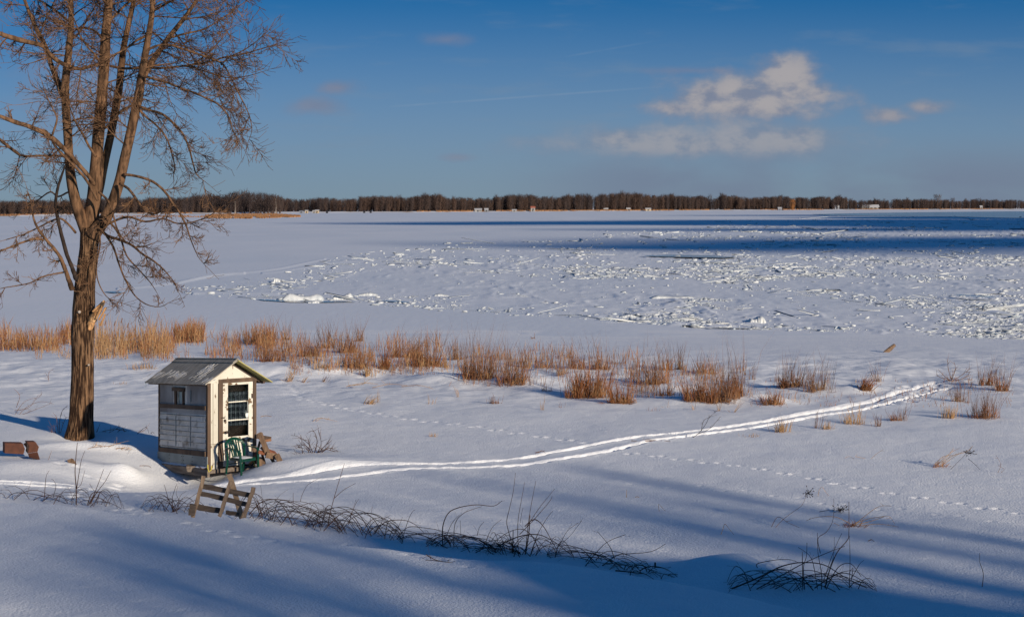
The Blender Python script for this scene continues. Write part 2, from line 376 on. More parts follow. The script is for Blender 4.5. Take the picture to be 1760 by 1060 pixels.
X, Y = fan(ry, ang); px, py = topix(X, Y); m = rubble_mask(px, py)
sc_ = np.clip(Y/120, 1, 4)
r1 = 1-np.abs(fbm(X*.30, Y*.11, 71, 4))*5; r1 = np.clip(r1, 0, 1)
Z = ICE+.02*fbm(X*.06, Y*.05, 75, 3)+m*(.11*r1*np.clip(fbm(X*.09, Y*.05, 77, 3)+.45, 0, 1)*sc_**.5+.05*fbm(X*.7, Y*.35, 79, 3))
for (x0, y0, x1, y1, h) in ((300,487,560,447,.10),(450,468,700,440,.07),(200,497,420,470,.10),(330,506,480,503,.12),(560,452,760,446,.06)):
    t = np.clip((px-x0)/(x1-x0), 0, 1); yy = y0+(y1-y0)*t+2*np.sin(px*.03); Z = Z+h*np.exp(-((py-yy)/1.0)**2)*(px > x0)*(px < x1)
Z = Z+.06*np.exp(-((py-575)/12)**2)*fbm(X*.25, Y*.25, 91, 3)
tag(gridmesh('river_ice', X, Y, Z, MT['ice']), kind='structure')

def chunks(n, rs, sel, smin, smax, flat, name, mt):
    g = np.random.default_rng(rs); pxs = g.uniform(150, 2500, n*7); pys = g.uniform(362, 600, n*7)
    keep = g.uniform(0, 1, n*7) < sel(pxs, pys); pxs = pxs[keep][:n]; pys = pys[keep][:n]; n = len(pxs)
    d = F*(CZ-ICE)/(pys-HY); x = (pxs-CX)*d/F
    s = smin+(smax-smin)*g.power(.45, n)**3; s = s*np.clip(d/130, .9, 3.6)
    ex = s*g.uniform(.6, 2.2, n)*(1+flat*g.power(.3, n)*5*(g.uniform(0, 1, n) < .3)); ey = s*g.uniform(.5, 1.3, n); ez = s*g.uniform(.10, .38, n)*np.where(ex > s*3, .45, 1)
    C8 = np.array([(a, b, c) for c in (-1, 1) for b in (-1, 1) for a in (-1, 1)], float)*.5
    V = C8[None]*np.stack([ex, ey, ez], -1)[:, None]*g.uniform(.55, 1.2, (n, 8, 3))
    az = g.normal(0, .35, n)+np.where(g.uniform(0, 1, n) < .3, g.uniform(-1.5, 1.5, n), 0); tx = g.normal(0, .3, n); ty = g.normal(0, .12, n)
    ca, sa = np.cos(az)[:, None], np.sin(az)[:, None]; x0, y0, z0 = V[..., 0], V[..., 1], V[..., 2]
    y1 = y0*np.cos(tx)[:, None]-z0*np.sin(tx)[:, None]; z1 = y0*np.sin(tx)[:, None]+z0*np.cos(tx)[:, None]
    x1 = x0*np.cos(ty)[:, None]+z1*np.sin(ty)[:, None]; z2 = -x0*np.sin(ty)[:, None]+z1*np.cos(ty)[:, None]
    V = np.stack([x1*ca-y1*sa+x[:, None], x1*sa+y1*ca+d[:, None], z2+ICE+(ez*.25)[:, None]+.03], -1).reshape(-1, 3)
    f = np.array([(0,1,3,2)[::-1],(4,5,7,6),(0,1,5,4),(2,3,7,6)[::-1],(1,3,7,5),(0,2,6,4)[::-1]])
    Q = (np.arange(n)[:, None, None]*8+f[None]).reshape(-1, 4)
    o = npmesh(name, V, Q, mt); tag(o, 'white broken ice rubble strewn across the frozen river', 'ice rubble', kind='stuff'); return o
def clus(px, py):
    d = F*6.6/(py-HY); x = (px-CX)*d/F
    c = fbm(x*.10, d*.035, 55, 3); return rubble_mask(px, py)*np.clip(.30+3.0*c, .05, 1)
chunks(38000, 3, clus, .03, .30, 2, 'ice_rubble', MT['rubble'])

chunks(2000, 9, clus, .06, .22, 7, 'ice_rubble', MT['rubble'])

def floe(label, pxa, pxb, pyb, h, seed, cat='ice floe'):
    rr = random.Random(seed); mb = MB(); D = F*(CZ-ICE)/(pyb-HY); L = (pxb-pxa)*D/F; cx = ((pxa+pxb)/2-CX)*D/F
    n = 26; dpt = min(max(1.2, L*.35), 4); hh = h*D/F
    rings = []
    for j, (yy, zz) in enumerate(((0, -.1), (-.02, .55), (.12, .92), (.45, 1.0), (.8, .95), (1.0, .2))):
        ring = []
        for i in range(n+1):
            t = i/n; e = min(1, t*6, (1-t)*6)**.5; w = .80+.20*math.sin(t*7+seed)+.03*rr.uniform(-1, 1)
            ring.append((-L/2+L*t+rr.uniform(-.03, .03)*L/6, yy*dpt*(.7+.3*e)+rr.uniform(-.05, .05)*dpt, -.05+hh*zz*e*w))
        rings.append(ring)
    vs = [v for r in rings for v in r]; k = n+1
    fs = [(j*k+i, j*k+i+1, (j+1)*k+i+1, (j+1)*k+i) for j in range(len(rings)-1) for i in range(n)]
    mb.add(vs, fs); o = mb.build('ice_floe', MT['rubble'], smooth_=True); o.location = (cx, D, ICE)
    tag(o, label, cat); return o
floe('long thick sunlit ice slab with a dark underside lying on the river', 484, 556, 516, 13, 1)
floe('rounded white ice slab at the right end of the long thick slab', 570, 607, 515, 12, 2)
floe('small pale ice block just below the long thick slab', 528, 549, 521, 6, 3)
floe('low white ice slab right of the two thick slabs', 612, 650, 508, 6, 4)
floe('flat bright ice slab alone on smooth ice right of the thick slabs', 743, 772, 509, 5, 5)
floe('jagged ice lump with dark top above the long thick slab', 468, 488, 485, 8, 6)
floe('long thin bright ice slab in the middle of the broken ice', 1118, 1196, 513, 6, 7)
floe('wide bright ice sheet edge near the blue shaded water', 1355, 1400, 460, 5, 8)
floe('tall jagged ice heap at the near edge of the broken ice', 1288, 1318, 555, 12, 9)
floe('low smooth snow covered ice hump at the near rubble edge', 1062, 1096, 546, 7, 10)
floe('small white ice slab by the left end of the rubble field', 395, 432, 504, 5, 12)
floe('small snowy ice hump lying just before the rubble edge', 1443, 1462, 566, 5, 13)
def sheet(name, pts, z, m, label=None):
    mb = MB(); vs = []
    for (a, b) in pts:
        D = F*(CZ-z)/(b-HY); vs.append(((a-CX)*D/F, D, z))
    mb.add(vs, [tuple(range(len(vs)))]); o = mb.build(name, m); tag(o, kind='structure'); return o
sheet('open_water', [(1100,439.2),(1150,437.5),(1220,438.6),(1268,441.8),(1245,443.2),(1180,442.0),(1130,441.0)], ICE+.16, MT['water'])
sheet('open_water', [(440,514.0),(484,515.4),(520,517.5),(600,517.2),(612,518.6),(560,519.4),(500,519.0),(455,516.4)], ICE+.05, MT['water'])
sheet('open_water', [(655,516.2),(690,517.4),(708,519.4),(690,519.6),(664,517.8)], ICE+.05, MT['water'])
sheet('open_water', [(178,501),(200,500.2),(212,502.4),(196,503.6)], ICE+.05, MT['water'])
sheet('open_water', [(1640,505.6),(1700,509.6),(1716,511.0),(1690,510.6),(1650,507.8)], ICE+.3, MT['water'])
sheet('open_water', [(1395,368.2),(1480,366.2),(1600,364.6),(1735,363.4),(1990,363.0),(1990,375.5),(1735,374.5),(1640,372.2),(1500,371.4),(1430,370.0)], ICE+.12, MT['water'])

# ------------------------------------------------------------------ the big bare tree
TD = 45.5
def rsmooth(pts, n=4):
    """Catmull-Rom through (x, y, z, r) tuples"""
    out = []
    for i in range(len(pts)-1):
        p0 = pts[max(i-1, 0)]; p1 = pts[i]; p2 = pts[i+1]; p3 = pts[min(i+2, len(pts)-1)]
        for k in range(n):
            t = k/n
            out.append(tuple(.5*((2*p1[j])+(-p0[j]+p2[j])*t+(2*p0[j]-5*p1[j]+4*p2[j]-p3[j])*t*t+(-p0[j]+3*p1[j]-3*p2[j]+p3[j])*t**3) for j in range(4)))
    out.append(pts[-1]); return out
def limb_pts(l, dy0=0.0, dy1=0.0):
    n = len(l); out = []
    for i, (a, b, r) in enumerate(l):
        D = TD+dy0+(dy1-dy0)*i/(n-1); p = P(a, b, D); out.append((p.x, p.y, p.z, r*D/F))
    return rsmooth(out, 4)
TB = G(137, 750)
tree = tag(empty('bare_tree', (0, 0, 0)), 'tall bare multi-stemmed tree with rough brown bark beside the shack', 'tree')
trunkl = [(138,764,30),(138,752,25),(139,738,22.5),(140,715,20.5),(141.5,685,19.5),(142,640,18.5),(142,600,18.5),(142,575,19.5),(143,545,19),(144,520,18.3),(146,490,17),(149,460,16),(152,430,15.5),(154,410,16.5),(156,392,18.5)]
def lumpy_tube(pts, sides, amp, seed):
    mb = MB(); mb.tube([p[:3] for p in pts], [p[3] for p in pts], sides)
    V = np.array(mb.v); n = len(pts); ctr = np.repeat(np.array([p[:3] for p in pts]), sides, 0); d = V-ctr; th = np.tile(np.arange(sides), n)*2*np.pi/sides
    k = 1+amp*(fbm(np.cos(th)*1.6+5, np.sin(th)*1.6+V[:, 2]*.9, seed, 3)+.5*vnoise(th*3.5, V[:, 2]*.7, seed+9))
    mb.v = [tuple(r) for r in ctr+d*k[:, None]]; return mb
tp = limb_pts(trunkl); 
fine = []
for i in range(len(tp)-1):
    for k in range(3): t = k/3; fine.append(tuple(tp[i][j]*(1-t)+tp[i+1][j]*t for j in range(4)))
fine.append(tp[-1])
trk = lumpy_tube(fine, 28, .16, 5)
# root flare and knots
for (a, b, r) in ((133,632,1.6),(130,497,6),(128,512,4.5),(152,612,2),(136,536,2.2),(147,509,2.5)):
    c = P(a, b, TD-.25); 
    for i, v in enumerate(trk.v):
        q = (Vector(v)-c).length/(r*TD/F*2.2)
        if q < 1.5: trk.v[i] = tuple(Vector(v)+Vector((0, -.05, 0))*math.exp(-q*q*2))
trunk = trk.build('trunk', MT['bark'], tree, smooth_=True)
kn = MB()
for (a, b, r) in ((136,536,2.6),(152,627,1.8)):
    c = P(a, b, TD-.33); kn.tube([c+Vector((0, .08, 0)), c, c+Vector((0, -.02, 0))], [r*TD/F, r*TD/F, r*.7*TD/F], 10)
kn.build('cut_knot', MT['palebark'], trunk, smooth_=True)
st = MB(); q = [(146,578,5),(154,560,6.5),(161,545,7),(169,532,6),(176,522,4.0),(179,518,1.0)]
pts = limb_pts(q, -.1, -.35); st.tube([p[:3] for p in pts], [p[3] for p in pts], 9, wob=.12)
stub = st.build('broken_limb', MT['torn'], tree)
st = MB()
for (a, b, c, d) in ((166,548,179,517),(170,550,182,528),(172,560,181,540),(160,536,175,520)):
    st.bar(P(a, b, TD-.35), P(c, d, TD-.38), .05, .04, j=.012)
st.build('splinter', MT['torn'], stub)

LIMBS = [
 ([(152,404,13),(144,385,11.5),(133,358,10),(127,335,9.3),(121,300,8.4),(118,265,7.6),(116,225,7.4),(113,180,7),(112,150,7),(115,118,6.6),(119,82,6),(122,45,5.2),(121,-10,4),(113,-90,2.8),(108,-170,1.4)], 0, -.6),
 ([(113,172,6),(105,157,5.2),(97,135,4.8),(88,112,4.3),(80,85,4),(70,64,4),(60,44,3.6),(45,8,2.8),(25,-50,1.6)], -.2, .8),
 ([(155,402,15),(157,372,13),(162,332,11.8),(165,285,10.8),(169,235,10.2),(174,182,9.6),(177,142,9),(180,100,9),(182,60,8.4),(186,15,7.2),(191,-60,5.6),(189,-140,3.8),(194,-230,1.6)], 0, .4),
 ([(160,360,9),(171,325,7.4),(177,295,6.7),(183,265,6.7),(191,228,6.7),(199,186,6.6),(205,148,6.2),(209,112,6),(213,80,5.5),(221,42,4.8),(231,-5,3.8),(242,-75,2.6),(246,-150,1.2)], .1, 1.4),
 ([(158,404,14),(168,392,12.5),(182,374,10.6),(194,348,9.4),(206,310,8.7),(213,278,8.6),(223,235,8.2),(232,192,8),(239,162,8),(244,127,6.6),(250,92,6),(256,58,5.4),(262,15,4.6),(267,-60,3.2),(280,-140,1.4)], -.1, -.9),
 ([(238,165,6),(244,140,5.4),(254,118,5.2),(265,100,5.1),(276,85,5),(290,65,4.6),(306,45,4.1),(332,10,3.2),(362,-45,1.8)], -.6, .4),
]
BR = [
 ([(181,113,4.5),(165,112,4.2),(150,116,4.4),(136,119,4.4),(122,116,4.8),(106,109,4.9),(90,98,5),(78,84,5),(68,77,5),(50,73,5.2),(30,68,6),(0,58,5),(-40,38,3)], -.25, -1.8),
 ([(163,318,4.5),(148,298,4.8),(128,275,5),(110,256,5.6),(90,238,5.8),(70,226,5.6),(45,216,5),(20,208,5),(-20,192,3.4)], -.3, -2.0),
 ([(168,345,3.6),(150,312,3.8),(132,290,3.6),(112,270,3.4),(95,252,3.2),(80,226,2.6),(60,224,2)], -.5, -1.2),
 ([(90,232,3),(98,205,2.4),(92,190,2),(80,165,1.5),(72,140,1)], -1.3, -1.6),
 ([(190,114,3.6),(215,118,3.3),(250,117,3.1),(285,117,3),(320,113,2.7),(355,108,2.4),(385,99,2.2),(415,94,1.9),(450,84,1.5),(485,73,.8)], .3, -1.2),
 ([(246,92,4.2),(262,82,3.4),(285,77,3.1),(310,83,3),(340,93,3),(368,103,2.8),(385,113,2.5),(400,140,2),(414,168,1.8),(427,195,1.5),(433,222,1.1),(428,240,.6)], -.7, -1.6),
 ([(240,130,4),(262,135,3.6),(290,143,3.2),(312,152,3),(335,160,2.8),(360,172,2.5),(378,182,2.2),(394,203,1.9),(400,225,1.4),(412,245,.8)], -.7, -2.4),
 ([(235,182,4.2),(258,190,3.8),(278,196,3.4),(298,212,3.2),(315,232,2.9),(325,255,2.6),(332,282,2),(338,300,1.6),(352,312,.8)], -.6, -1.8),
 ([(236,185,3),(250,200,2.8),(268,215,2.6),(285,235,2.3),(295,262,2),(300,285,1.5),(298,302,.9)], -.4, .6),
 ([(212,300,4),(235,303,3.7),(262,312,3.4),(282,328,3.3),(296,348,3.2),(310,368,2.9),(320,388,2.3),(328,412,1.7),(340,440,1),(352,455,.6)], -.5, -1.6),
 ([(206,316,3.6),(221,325,3.4),(234,342,3.3),(245,358,3),(262,368,2.6),(280,362,2),(300,352,1.4)], -.6, -2.0),
 ([(168,396,4),(190,383,3.4),(220,373,3),(250,381,2.6),(280,376,2.2),(305,384,2),(330,382,1.7),(358,372,1.3),(378,358,.9)], -.3, -1.4),
 ([(171,392,4.4),(184,405,4),(205,412,3.6),(226,421,3.2),(244,436,2.8),(262,447,2.4),(280,462,1.9),(300,486,1.3),(306,500,.7)], -.3, -2.2),
 ([(182,404,3),(195,425,2.8),(205,455,2.5),(216,482,2.1),(232,508,1.7),(252,523,1.4),(275,527,.9),(290,520,.6)], -.5, -1.8),
 ([(170,398,2.8),(172,418,2.4),(167,448,2),(166,470,1.8),(172,492,1.5),(186,512,1.1),(210,521,.7)], -.4, -.9),
 ([(176,372,3.2),(196,390,2.8),(208,412,2.5),(218,440,2.2),(240,465,1.8),(258,485,1.3),(268,500,.7)], -.5, -1.2),
 ([(170,330,3.2),(186,346,2.8),(194,368,2.4),(202,395,2.2),(216,415,1.8),(238,425,1.5),(262,418,1)], -.6, -1.4),
 ([(124,497,6.5),(118,480,5.2),(110,458,4.8),(102,440,4.5),(90,424,4.3),(76,408,3.8),(66,394,3.4),(58,376,2.8),(54,350,2),(48,330,1.2)], -.3, -1.6),
 ([(74,412,3.4),(58,411,3),(40,416,2.8),(20,424,2.4),(-10,436,1.8),(-40,452,.9)], -1.2, -2.0),
 ([(109,468,2.6),(92,471,2.2),(72,476,2),(52,486,1.7),(28,491,1.5),(0,496,1),(-20,505,.6)], -.5, -1.6),
 ([(130,400,3.4),(120,388,3),(105,376,2.7),(88,380,2.4),(64,392,2),(40,403,1.7),(10,412,1.2)], -.2, -1.4),
 ([(131,330,3),(118,330,2.6),(100,338,2.4),(86,330,2.1),(64,345,1.7),(40,360,1.2)], .3, 1.8),
 ([(116,270,3.2),(98,268,3),(70,268,3),(40,268,3),(28,262,4),(0,240,4),(-30,215,3)], .2, 1.2),
 ([(165,270,3.4),(152,250,3.4),(142,230,3),(135,220,2.5),(128,205,2),(120,185,1.4)], -.3, -1.0),
 ([(169,225,3.6),(184,218,3.4),(194,205,3.4),(210,190,3.2),(230,178,3),(238,150,2.2),(260,135,1.4)], -.3, -1.4),
 ([(176,118,3),(166,98,2.8),(150,80,2.4),(138,62,2),(130,40,1.8),(118,10,1.2)], -.2, -1.5),
 ([(120,70,3),(138,55,2.6),(152,30,2.2),(170,0,1.6),(178,-30,1)], 0, 1.5),
 ([(181,75,3.4),(165,55,3),(145,48,2.6),(128,50,2.2),(105,42,1.8),(80,30,1.2)], -.2, 2.2),
 ([(256,60,3.4),(235,70,3),(215,85,2.6),(195,95,2.6),(180,105,2.2)], .4, -.6),
 ([(184,40,3.6),(215,10,3),(250,-20,2.4),(300,-55,1.4)], .2, 2.4),
 ([(262,20,3.4),(300,0,2.8),(345,-15,2.2),(395,-12,1.6),(430,5,.9)], -.7, -2.4),
 ([(290,66,3),(320,58,2.6),(352,50,2.2),(385,30,1.7),(410,12,1)], 0, 1.4),
 ([(122,40,3.4),(90,15,2.8),(55,-5,2.2),(10,-15,1.6),(-35,-10,.9)], 0, 1.6),
 ([(262,20,3),(252,-20,2.4),(230,-70,1.6)], .2, 1.0), ([(186,10,3.4),(150,-30,2.6),(110,-60,1.6)], .2, -1.8),
 ([(380,112,2.2),(395,98,1.8),(420,86,1.5),(445,68,1.1),(462,52,.6)], -1.4, -2.0),
 ([(330,112,2),(352,96,1.8),(375,74,1.4),(394,50,1)], -.4, .6),
 ([(320,114,2),(350,122,1.8),(385,133,1.5),(420,132,1.2),(450,124,.7)], -.4, -1.4),
]
DARK = [([(131,480,4.2),(124,460,3.7),(115,438,3.4),(108,412,3.3),(102,388,3.1),(97,362,3),(96,345,2.8),(99,325,2.5),(106,302,2.1),(112,285,1.5)], -.45, -1.6),
        ([(102,362,1.6),(105,358,1.4),(110,362,1.3),(108,368,1)], -1.2, -1.3)]
RT = random.Random(42)
def rand_perp(t):
    while True:
        v = Vector((RT.gauss(0, 1), RT.gauss(0, 1), RT.gauss(0, 1))); v = v-t*v.dot(t)
        if v.length > .2: return v.normalized()
def grow(mb, p, d, L, r, level, droop):
    seg = {1: 9, 2: 7, 3: 3}[level]; step = L/seg; pts = [p.copy()]; rr = [r]; d = d.normalized()
    kids = []
    for i in range(seg):
        t = (i+1)/seg
        g = -droop*(1-1.9*t) if level < 3 else -.05+.35*t
        # sag first, turn up near the tip
        d = (d+Vector((RT.gauss(0, .06), RT.gauss(0, .06), RT.gauss(0, .05)+(g*.34 if level < 3 else g*.5)))).normalized()
        p = p+d*step; pts.append(p.copy()); rr.append(max(r*(1-.72*t), .0050))
        if level < 3:
            nk = (2 if level == 1 else 1)
            for _ in range(nk):
                if RT.random() < (.60 if level == 1 else .42): kids.append((p-d*step*RT.random(), d.copy(), t))
    mb.tube(pts, rr, 5 if level == 1 else 3, cap=False)
    for (q, dd, t) in kids:
        side = rand_perp(dd); nd = dd*RT.uniform(.5, 1.1)+side*RT.uniform(.5, .9)
        if level == 1: grow(mb, q, nd, L*RT.uniform(.34, .78)*(1.15-.5*t), max(r*.5, .0080), 2, droop)
        else: grow(mb, q, nd, min(.5, L*RT.uniform(.3, .7)), .0055, 3, droop)
def path_len(pts): return sum((Vector(pts[i+1][:3])-Vector(pts[i][:3])).length for i in range(len(pts)-1))
def spawn(mb, pts, spacing, start, Lr, down=0.3):
    acc = 0; tot = path_len(pts); s = 0
    for i in range(len(pts)-1):
        a = Vector(pts[i][:3]); b = Vector(pts[i+1][:3]); l = (b-a).length; s += l; acc += l; u = s/tot
        if u < start: acc = 0; continue
        sp = spacing
        while acc > sp:
            acc -= sp*RT.uniform(.7, 1.3); t = (b-a).normalized(); side = rand_perp(t)
            d = t*RT.uniform(.2, .8)+side; d.z += RT.uniform(-down, .25)
            pr = pts[i][3]; L = RT.uniform(*Lr)*(1-.45*u)
            grow(mb, b-t*RT.random()*l, d, L, min(max(pr*.4, .009), .022), 1, RT.uniform(.05, .5))
for i, (l, a, b) in enumerate(LIMBS):
    pts = limb_pts(l, a, b); mb = lumpy_tube(pts, 14, .10, 20+i); lo = mb.build('limb', MT['limbbark'], tree, smooth_=True)
    tw = MB(); spawn(tw, pts, .40, .26, (1.2, 2.6)); tw.build('twigs', MT['twig'], lo)['kind'] = 'stuff'
for i, (l, a, b) in enumerate(BR):
    pts = [(p[0], p[1], p[2], p[3]*(.74 if p[3] < .068 else .88)) for p in limb_pts(l, a, b)]; mb = MB(); mb.tube([p[:3] for p in pts], [max(p[3]*.88, .008) for p in pts], 7, wob=.10); lo = mb.build('branch', MT['limbbark'], tree, smooth_=True)
    tw = MB(); low = l[0][1] > 295
    spawn(tw, pts, .30 if not low else .46, .12, (.55, 1.45) if not low else (.35, 1.05), .5)
    # leader continues into a spray of twigs
    e = Vector(pts[-1][:3]); d = (e-Vector(pts[-4][:3])).normalized(); grow(tw, e, d, .6, .008, 2, .1)
    tw.build('twigs', MT['twig'], lo)['kind'] = 'stuff'
for i, (l, a, b) in enumerate(DARK):
    pts = limb_pts(l, a, b); mb = MB(); mb.tube([p[:3] for p in pts], [p[3] for p in pts], 7, wob=.08); lo = mb.build('branch', MT['darktwig'], tree, smooth_=True)
    if i == 0:
        lo['label'] = 'dark dead branch'; tw = MB(); spawn(tw, pts, .5, .5, (.3, .8)); tw.build('twigs', MT['darktwig'], lo)['kind'] = 'stuff'

# ------------------------------------------------------------------ the shack
MT['cream'] = mat('cream_paint', (.62, .59, .51), (.50, .47, .39), 2.0, (1, 1, .4), rough=.75, c3=(.16, .11, .07), s3=13, lo3=.60, hi3=.66, bump=.3, bdist=.01)
MT['cream2'] = mat('peeling_cream_paint', (.68, .65, .57), (.56, .52, .44), 3.0, rough=.7, c3=(.14, .09, .05), s3=9, lo3=.56, hi3=.60, bump=.4, bdist=.01)
MT['brown'] = mat('weathered_brown_board', (.135, .088, .060), (.075, .050, .036), 6, (1, 1, .2), rough=.9, bump=.5, bdist=.01)
MT['grey'] = mat('grey_side_panel', (.72, .67, .60), (.54, .50, .44), 1.7, rough=.85, c3=(.24, .20, .16), s3=3.0, lo3=.56, hi3=.72, bump=.3, bdist=.01)
MT['galv'] = mat('grey_metal_sheet', (.23, .26, .26), (.17, .20, .20), 3, rough=.55, metal=.1)
MT['roof'] = mat('grey_asphalt_roof', (.42, .38, .32), (.25, .22, .18), 5, (.5, 3, 1), rough=.95, bump=.5, bdist=.01, bscale=40)
MT['olive'] = mat('olive_board', (.42, .37, .14), (.34, .30, .11), 4, (1, .3, 1), rough=.8)
MT['plank'] = mat('grey_plank', (.20, .165, .135), (.11, .085, .068), 5, (3, .3, 3), rough=.92, bump=.5, bdist=.01)
MT['brick'] = mat('brown_block', (.30, .16, .09), (.20, .10, .06), 8, rough=.9)
MT['yellow'] = mat('yellow_strap', (.62, .52, .10), rough=.6)
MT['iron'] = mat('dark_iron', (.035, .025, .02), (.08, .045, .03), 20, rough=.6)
MT['white'] = mat('white_plastic', (.72, .78, .74), rough=.4)
MT['green'] = mat('green_plastic', (.001, .034, .022), (.002, .044, .026), 5, rough=.32, spec=.5)
MT['patch'] = mat('thin_snow', (.82, .83, .85), rough=.6)
MT['frost'] = mat('old_frost', (.62, .61, .60), (.46, .45, .43), 6, rough=.9)
MT['gap'] = mat('dark_gap', (.24, .21, .175), rough=.95)
def mat_curtain():
    m = bpy.data.materials.new('plaid_curtain'); m.use_nodes = True; nt = m.node_tree; b = nt.nodes['Principled BSDF']; N = nt.nodes.new; L = nt.links.new
    tc = N('ShaderNodeTexCoord'); sp = N('ShaderNodeSeparateXYZ'); L(tc.outputs['Object'], sp.inputs[0])
    def st(o, fr):
        a = N('ShaderNodeMath'); a.operation = 'MULTIPLY'; a.inputs[1].default_value = fr; L(o, a.inputs[0])
        c = N('ShaderNodeMath'); c.operation = 'FRACT'; L(a.outputs[0], c.inputs[0]); d = N('ShaderNodeMath'); d.operation = 'GREATER_THAN'; d.inputs[1].default_value = .62; L(c.outputs[0], d.inputs[0]); return d.outputs[0]
    s = N('ShaderNodeMath'); s.operation = 'ADD'; L(st(sp.outputs[0], 9), s.inputs[0]); L(st(sp.outputs[2], 7), s.inputs[1])
    r = N('ShaderNodeMapRange'); r.inputs['From Max'].default_value = 2; L(s.outputs[0], r.inputs[0])
    x = N('ShaderNodeMix'); x.data_type = 'RGBA'; x.inputs[6].default_value = (.035, .042, .05, 1); x.inputs[7].default_value = (.22, .24, .26, 1); L(r.outputs[0], x.inputs[0]); L(x.outputs[2], b.inputs['Base Color'])
    b.inputs['Roughness'].default_value = .9; return m
MT['curtain'] = mat_curtain()
def mat_glass():
    m = bpy.data.materials.new('window_glass'); m.use_nodes = True; b = m.node_tree.nodes['Principled BSDF']
    b.inputs['Base Color'].default_value = (.75, .8, .8, 1); b.inputs['Roughness'].default_value = .05; b.inputs['Transmission Weight'].default_value = 1; b.inputs['IOR'].default_value = 1.1
    b.inputs['Specular IOR Level'].default_value = .6; return m
MT['glass'] = mat_glass()
SA = R(36); SX, SY, SZ = -7.06, 40.5, -.12
shack = tag(empty('shack', (SX, SY, SZ), SA), 'tiny weathered wooden shack with cream door, grey side and sloping roof', 'shack')
# local frame: x along the front to the right, y back, z up. Front plane at y=0
W_, L_, = 1.245, 2.66
EH = 1.98; RH = 2.47; PT = math.atan2(RH-1.99+.02, .80)
def part(name, m, boxes, parent=None, j=0.0, bevel=0, bars=()):
    mb = MB()
    for a, b in boxes: mb.box(a, b, j)
    for b in bars: mb.bar(*b)
    return mb.build(name, m, parent or shack, bevel=bevel)
# walls as thin boards round a hollow inside
def wallmesh(name, m, poly, y0, y1, holes=None):
    mb = MB(); n = len(poly); mb.add([(x, y0, z) for x, z in poly]+[(x, y1, z) for x, z in poly], [tuple(range(n)), tuple(range(n, 2*n))[::-1]]+[(i, i+n, (i+1) % n+n, (i+1) % n) for i in range(n)])
    return mb.build(name, m, shack)
def zr(x): return 2.44-abs(x-W_/2)*math.tan(PT)
fw = MB(); fw.box((.005, 0, -.02), (.262, .03, 1.97)); fw.build('front_wall', MT['cream'], shack)
pz = [(.0, 1.96), (W_, 1.96), (W_, zr(W_)), (W_/2, zr(W_/2)), (0, zr(0))]; wallmesh('gable', MT['cream'], pz, -.004, .024)
part('siding_batten', MT['brown'], [((.13, -.008, .0), (.136, .001, 1.97))])
part('siding_joint', MT['brown'], [((.076, -.010, .555), (.27, .001, .563))])
part('corner_post', MT['brown'], [((-.012, -.022, -.02), (.072, .07, 1.98))], j=.004)
part('corner_post', MT['brown'], [((-.014, L_-.06, -.02), (.05, L_+.02, 1.96))])
part('door_frame', MT['brown'], [((.272, -.03, .0), (.375, .02, 2.055)), ((1.165, -.03, .0), (1.248, .03, 1.965)), ((.3755, -.034, 1.965), (1.25, .02, 2.056))], j=.004)
part('back_wall', MT['grey'], [((.0, L_-.03, -.02), (W_, L_-.002, 1.98))])
part('right_wall', MT['cream'], [((W_-.026, .035, -.02), (W_, L_-.035, 1.98))])
part('floor', MT['plank'], [((.03, .035, -.05), (W_-.03, L_-.04, -.012))])
# left wall with its small window opening
wy0, wy1, wz0, wz1 = 1.28, 1.63, 1.38, 1.69
lw = part('side_wall', MT['grey'], [((.0, .072, -.02), (.022, L_-.062, 1.30)), ((.0, .072, 1.30), (.022, wy0, 1.98)), ((.0, wy1, 1.30), (.022, L_-.062, 1.98)), ((.0, wy0, wz1), (.022, wy1, 1.98)), ((.0, wy0, 1.30), (.022, wy1, wz0))])
sh = MB()
for k, z in enumerate((.36, .50, .63, .745, .865, .995)):
    y = .09
    while y < L_-.08:
        w = rnd.choice((.55, .62, .9)); y2 = min(L_-.07, y+w); zz = rnd.uniform(-.008, .008)
        sh.add([(-.004, y+.004, z+.126+zz), (-.004, y2-.004, z+.126+zz), (-.020-rnd.uniform(0, .010), y2-.004, z+zz), (-.020-rnd.uniform(0, .010), y+.004, z+zz), (.001, y+.004, z+zz), (.001, y2-.004, z+zz), (.001, y+.004, z+.126+zz), (.001, y2-.004, z+.126+zz)],
               [(0, 1, 2, 3), (3, 2, 5, 4), (0, 3, 4, 6), (1, 7, 5, 2)])
        y = y2
sh.build('shingle_rows', MT['grey'], lw)
gp = MB()
for k, z in enumerate((.36, .50, .63, .745, .865, .995, 1.12)):
    y = .09
    while y < L_-.1:
        y2 = min(L_-.075, y+rnd.uniform(.2, .7)); gp.box((-.033, y, z-.003+rnd.uniform(-.003, .003)), (-.012, y2, z+.004)); y = y2+(rnd.uniform(.05, .2) if rnd.random() < .3 else .002)
gp.build('shingle_gaps', MT['gap'], lw)
part('stained_panel', mat('stained_panel', (.20, .18, .17), (.33, .32, .31), 1.3, (1, .8, .5), rough=.85, lo=.42, hi=.56), [((-.004, .09, 1.165), (.0, L_-.08, 1.27)), ((-.0035, .09, 1.385), (.0, 1.10, 1.97)), ((-.0035, 1.85, 1.385), (.0, L_-.08, 1.97))], lw)
part('nail_strip', MT['galv'], [((-.027, 1.66, .36), (-.018, 1.69, 1.1)), ((-.027, .86, .36), (-.018, .885, 1.1)), ((-.027, .86, 1.45), (-.001, .878, 1.72))], lw, j=.004)
part('trim_board', MT['brown'], [((-.036, .072, 1.275), (-.003, L_-.062, 1.375))], j=.004)
part('trim_board', MT['brown'], [((-.040, .06, .20), (-.003, L_-.05, .315))], j=.006)
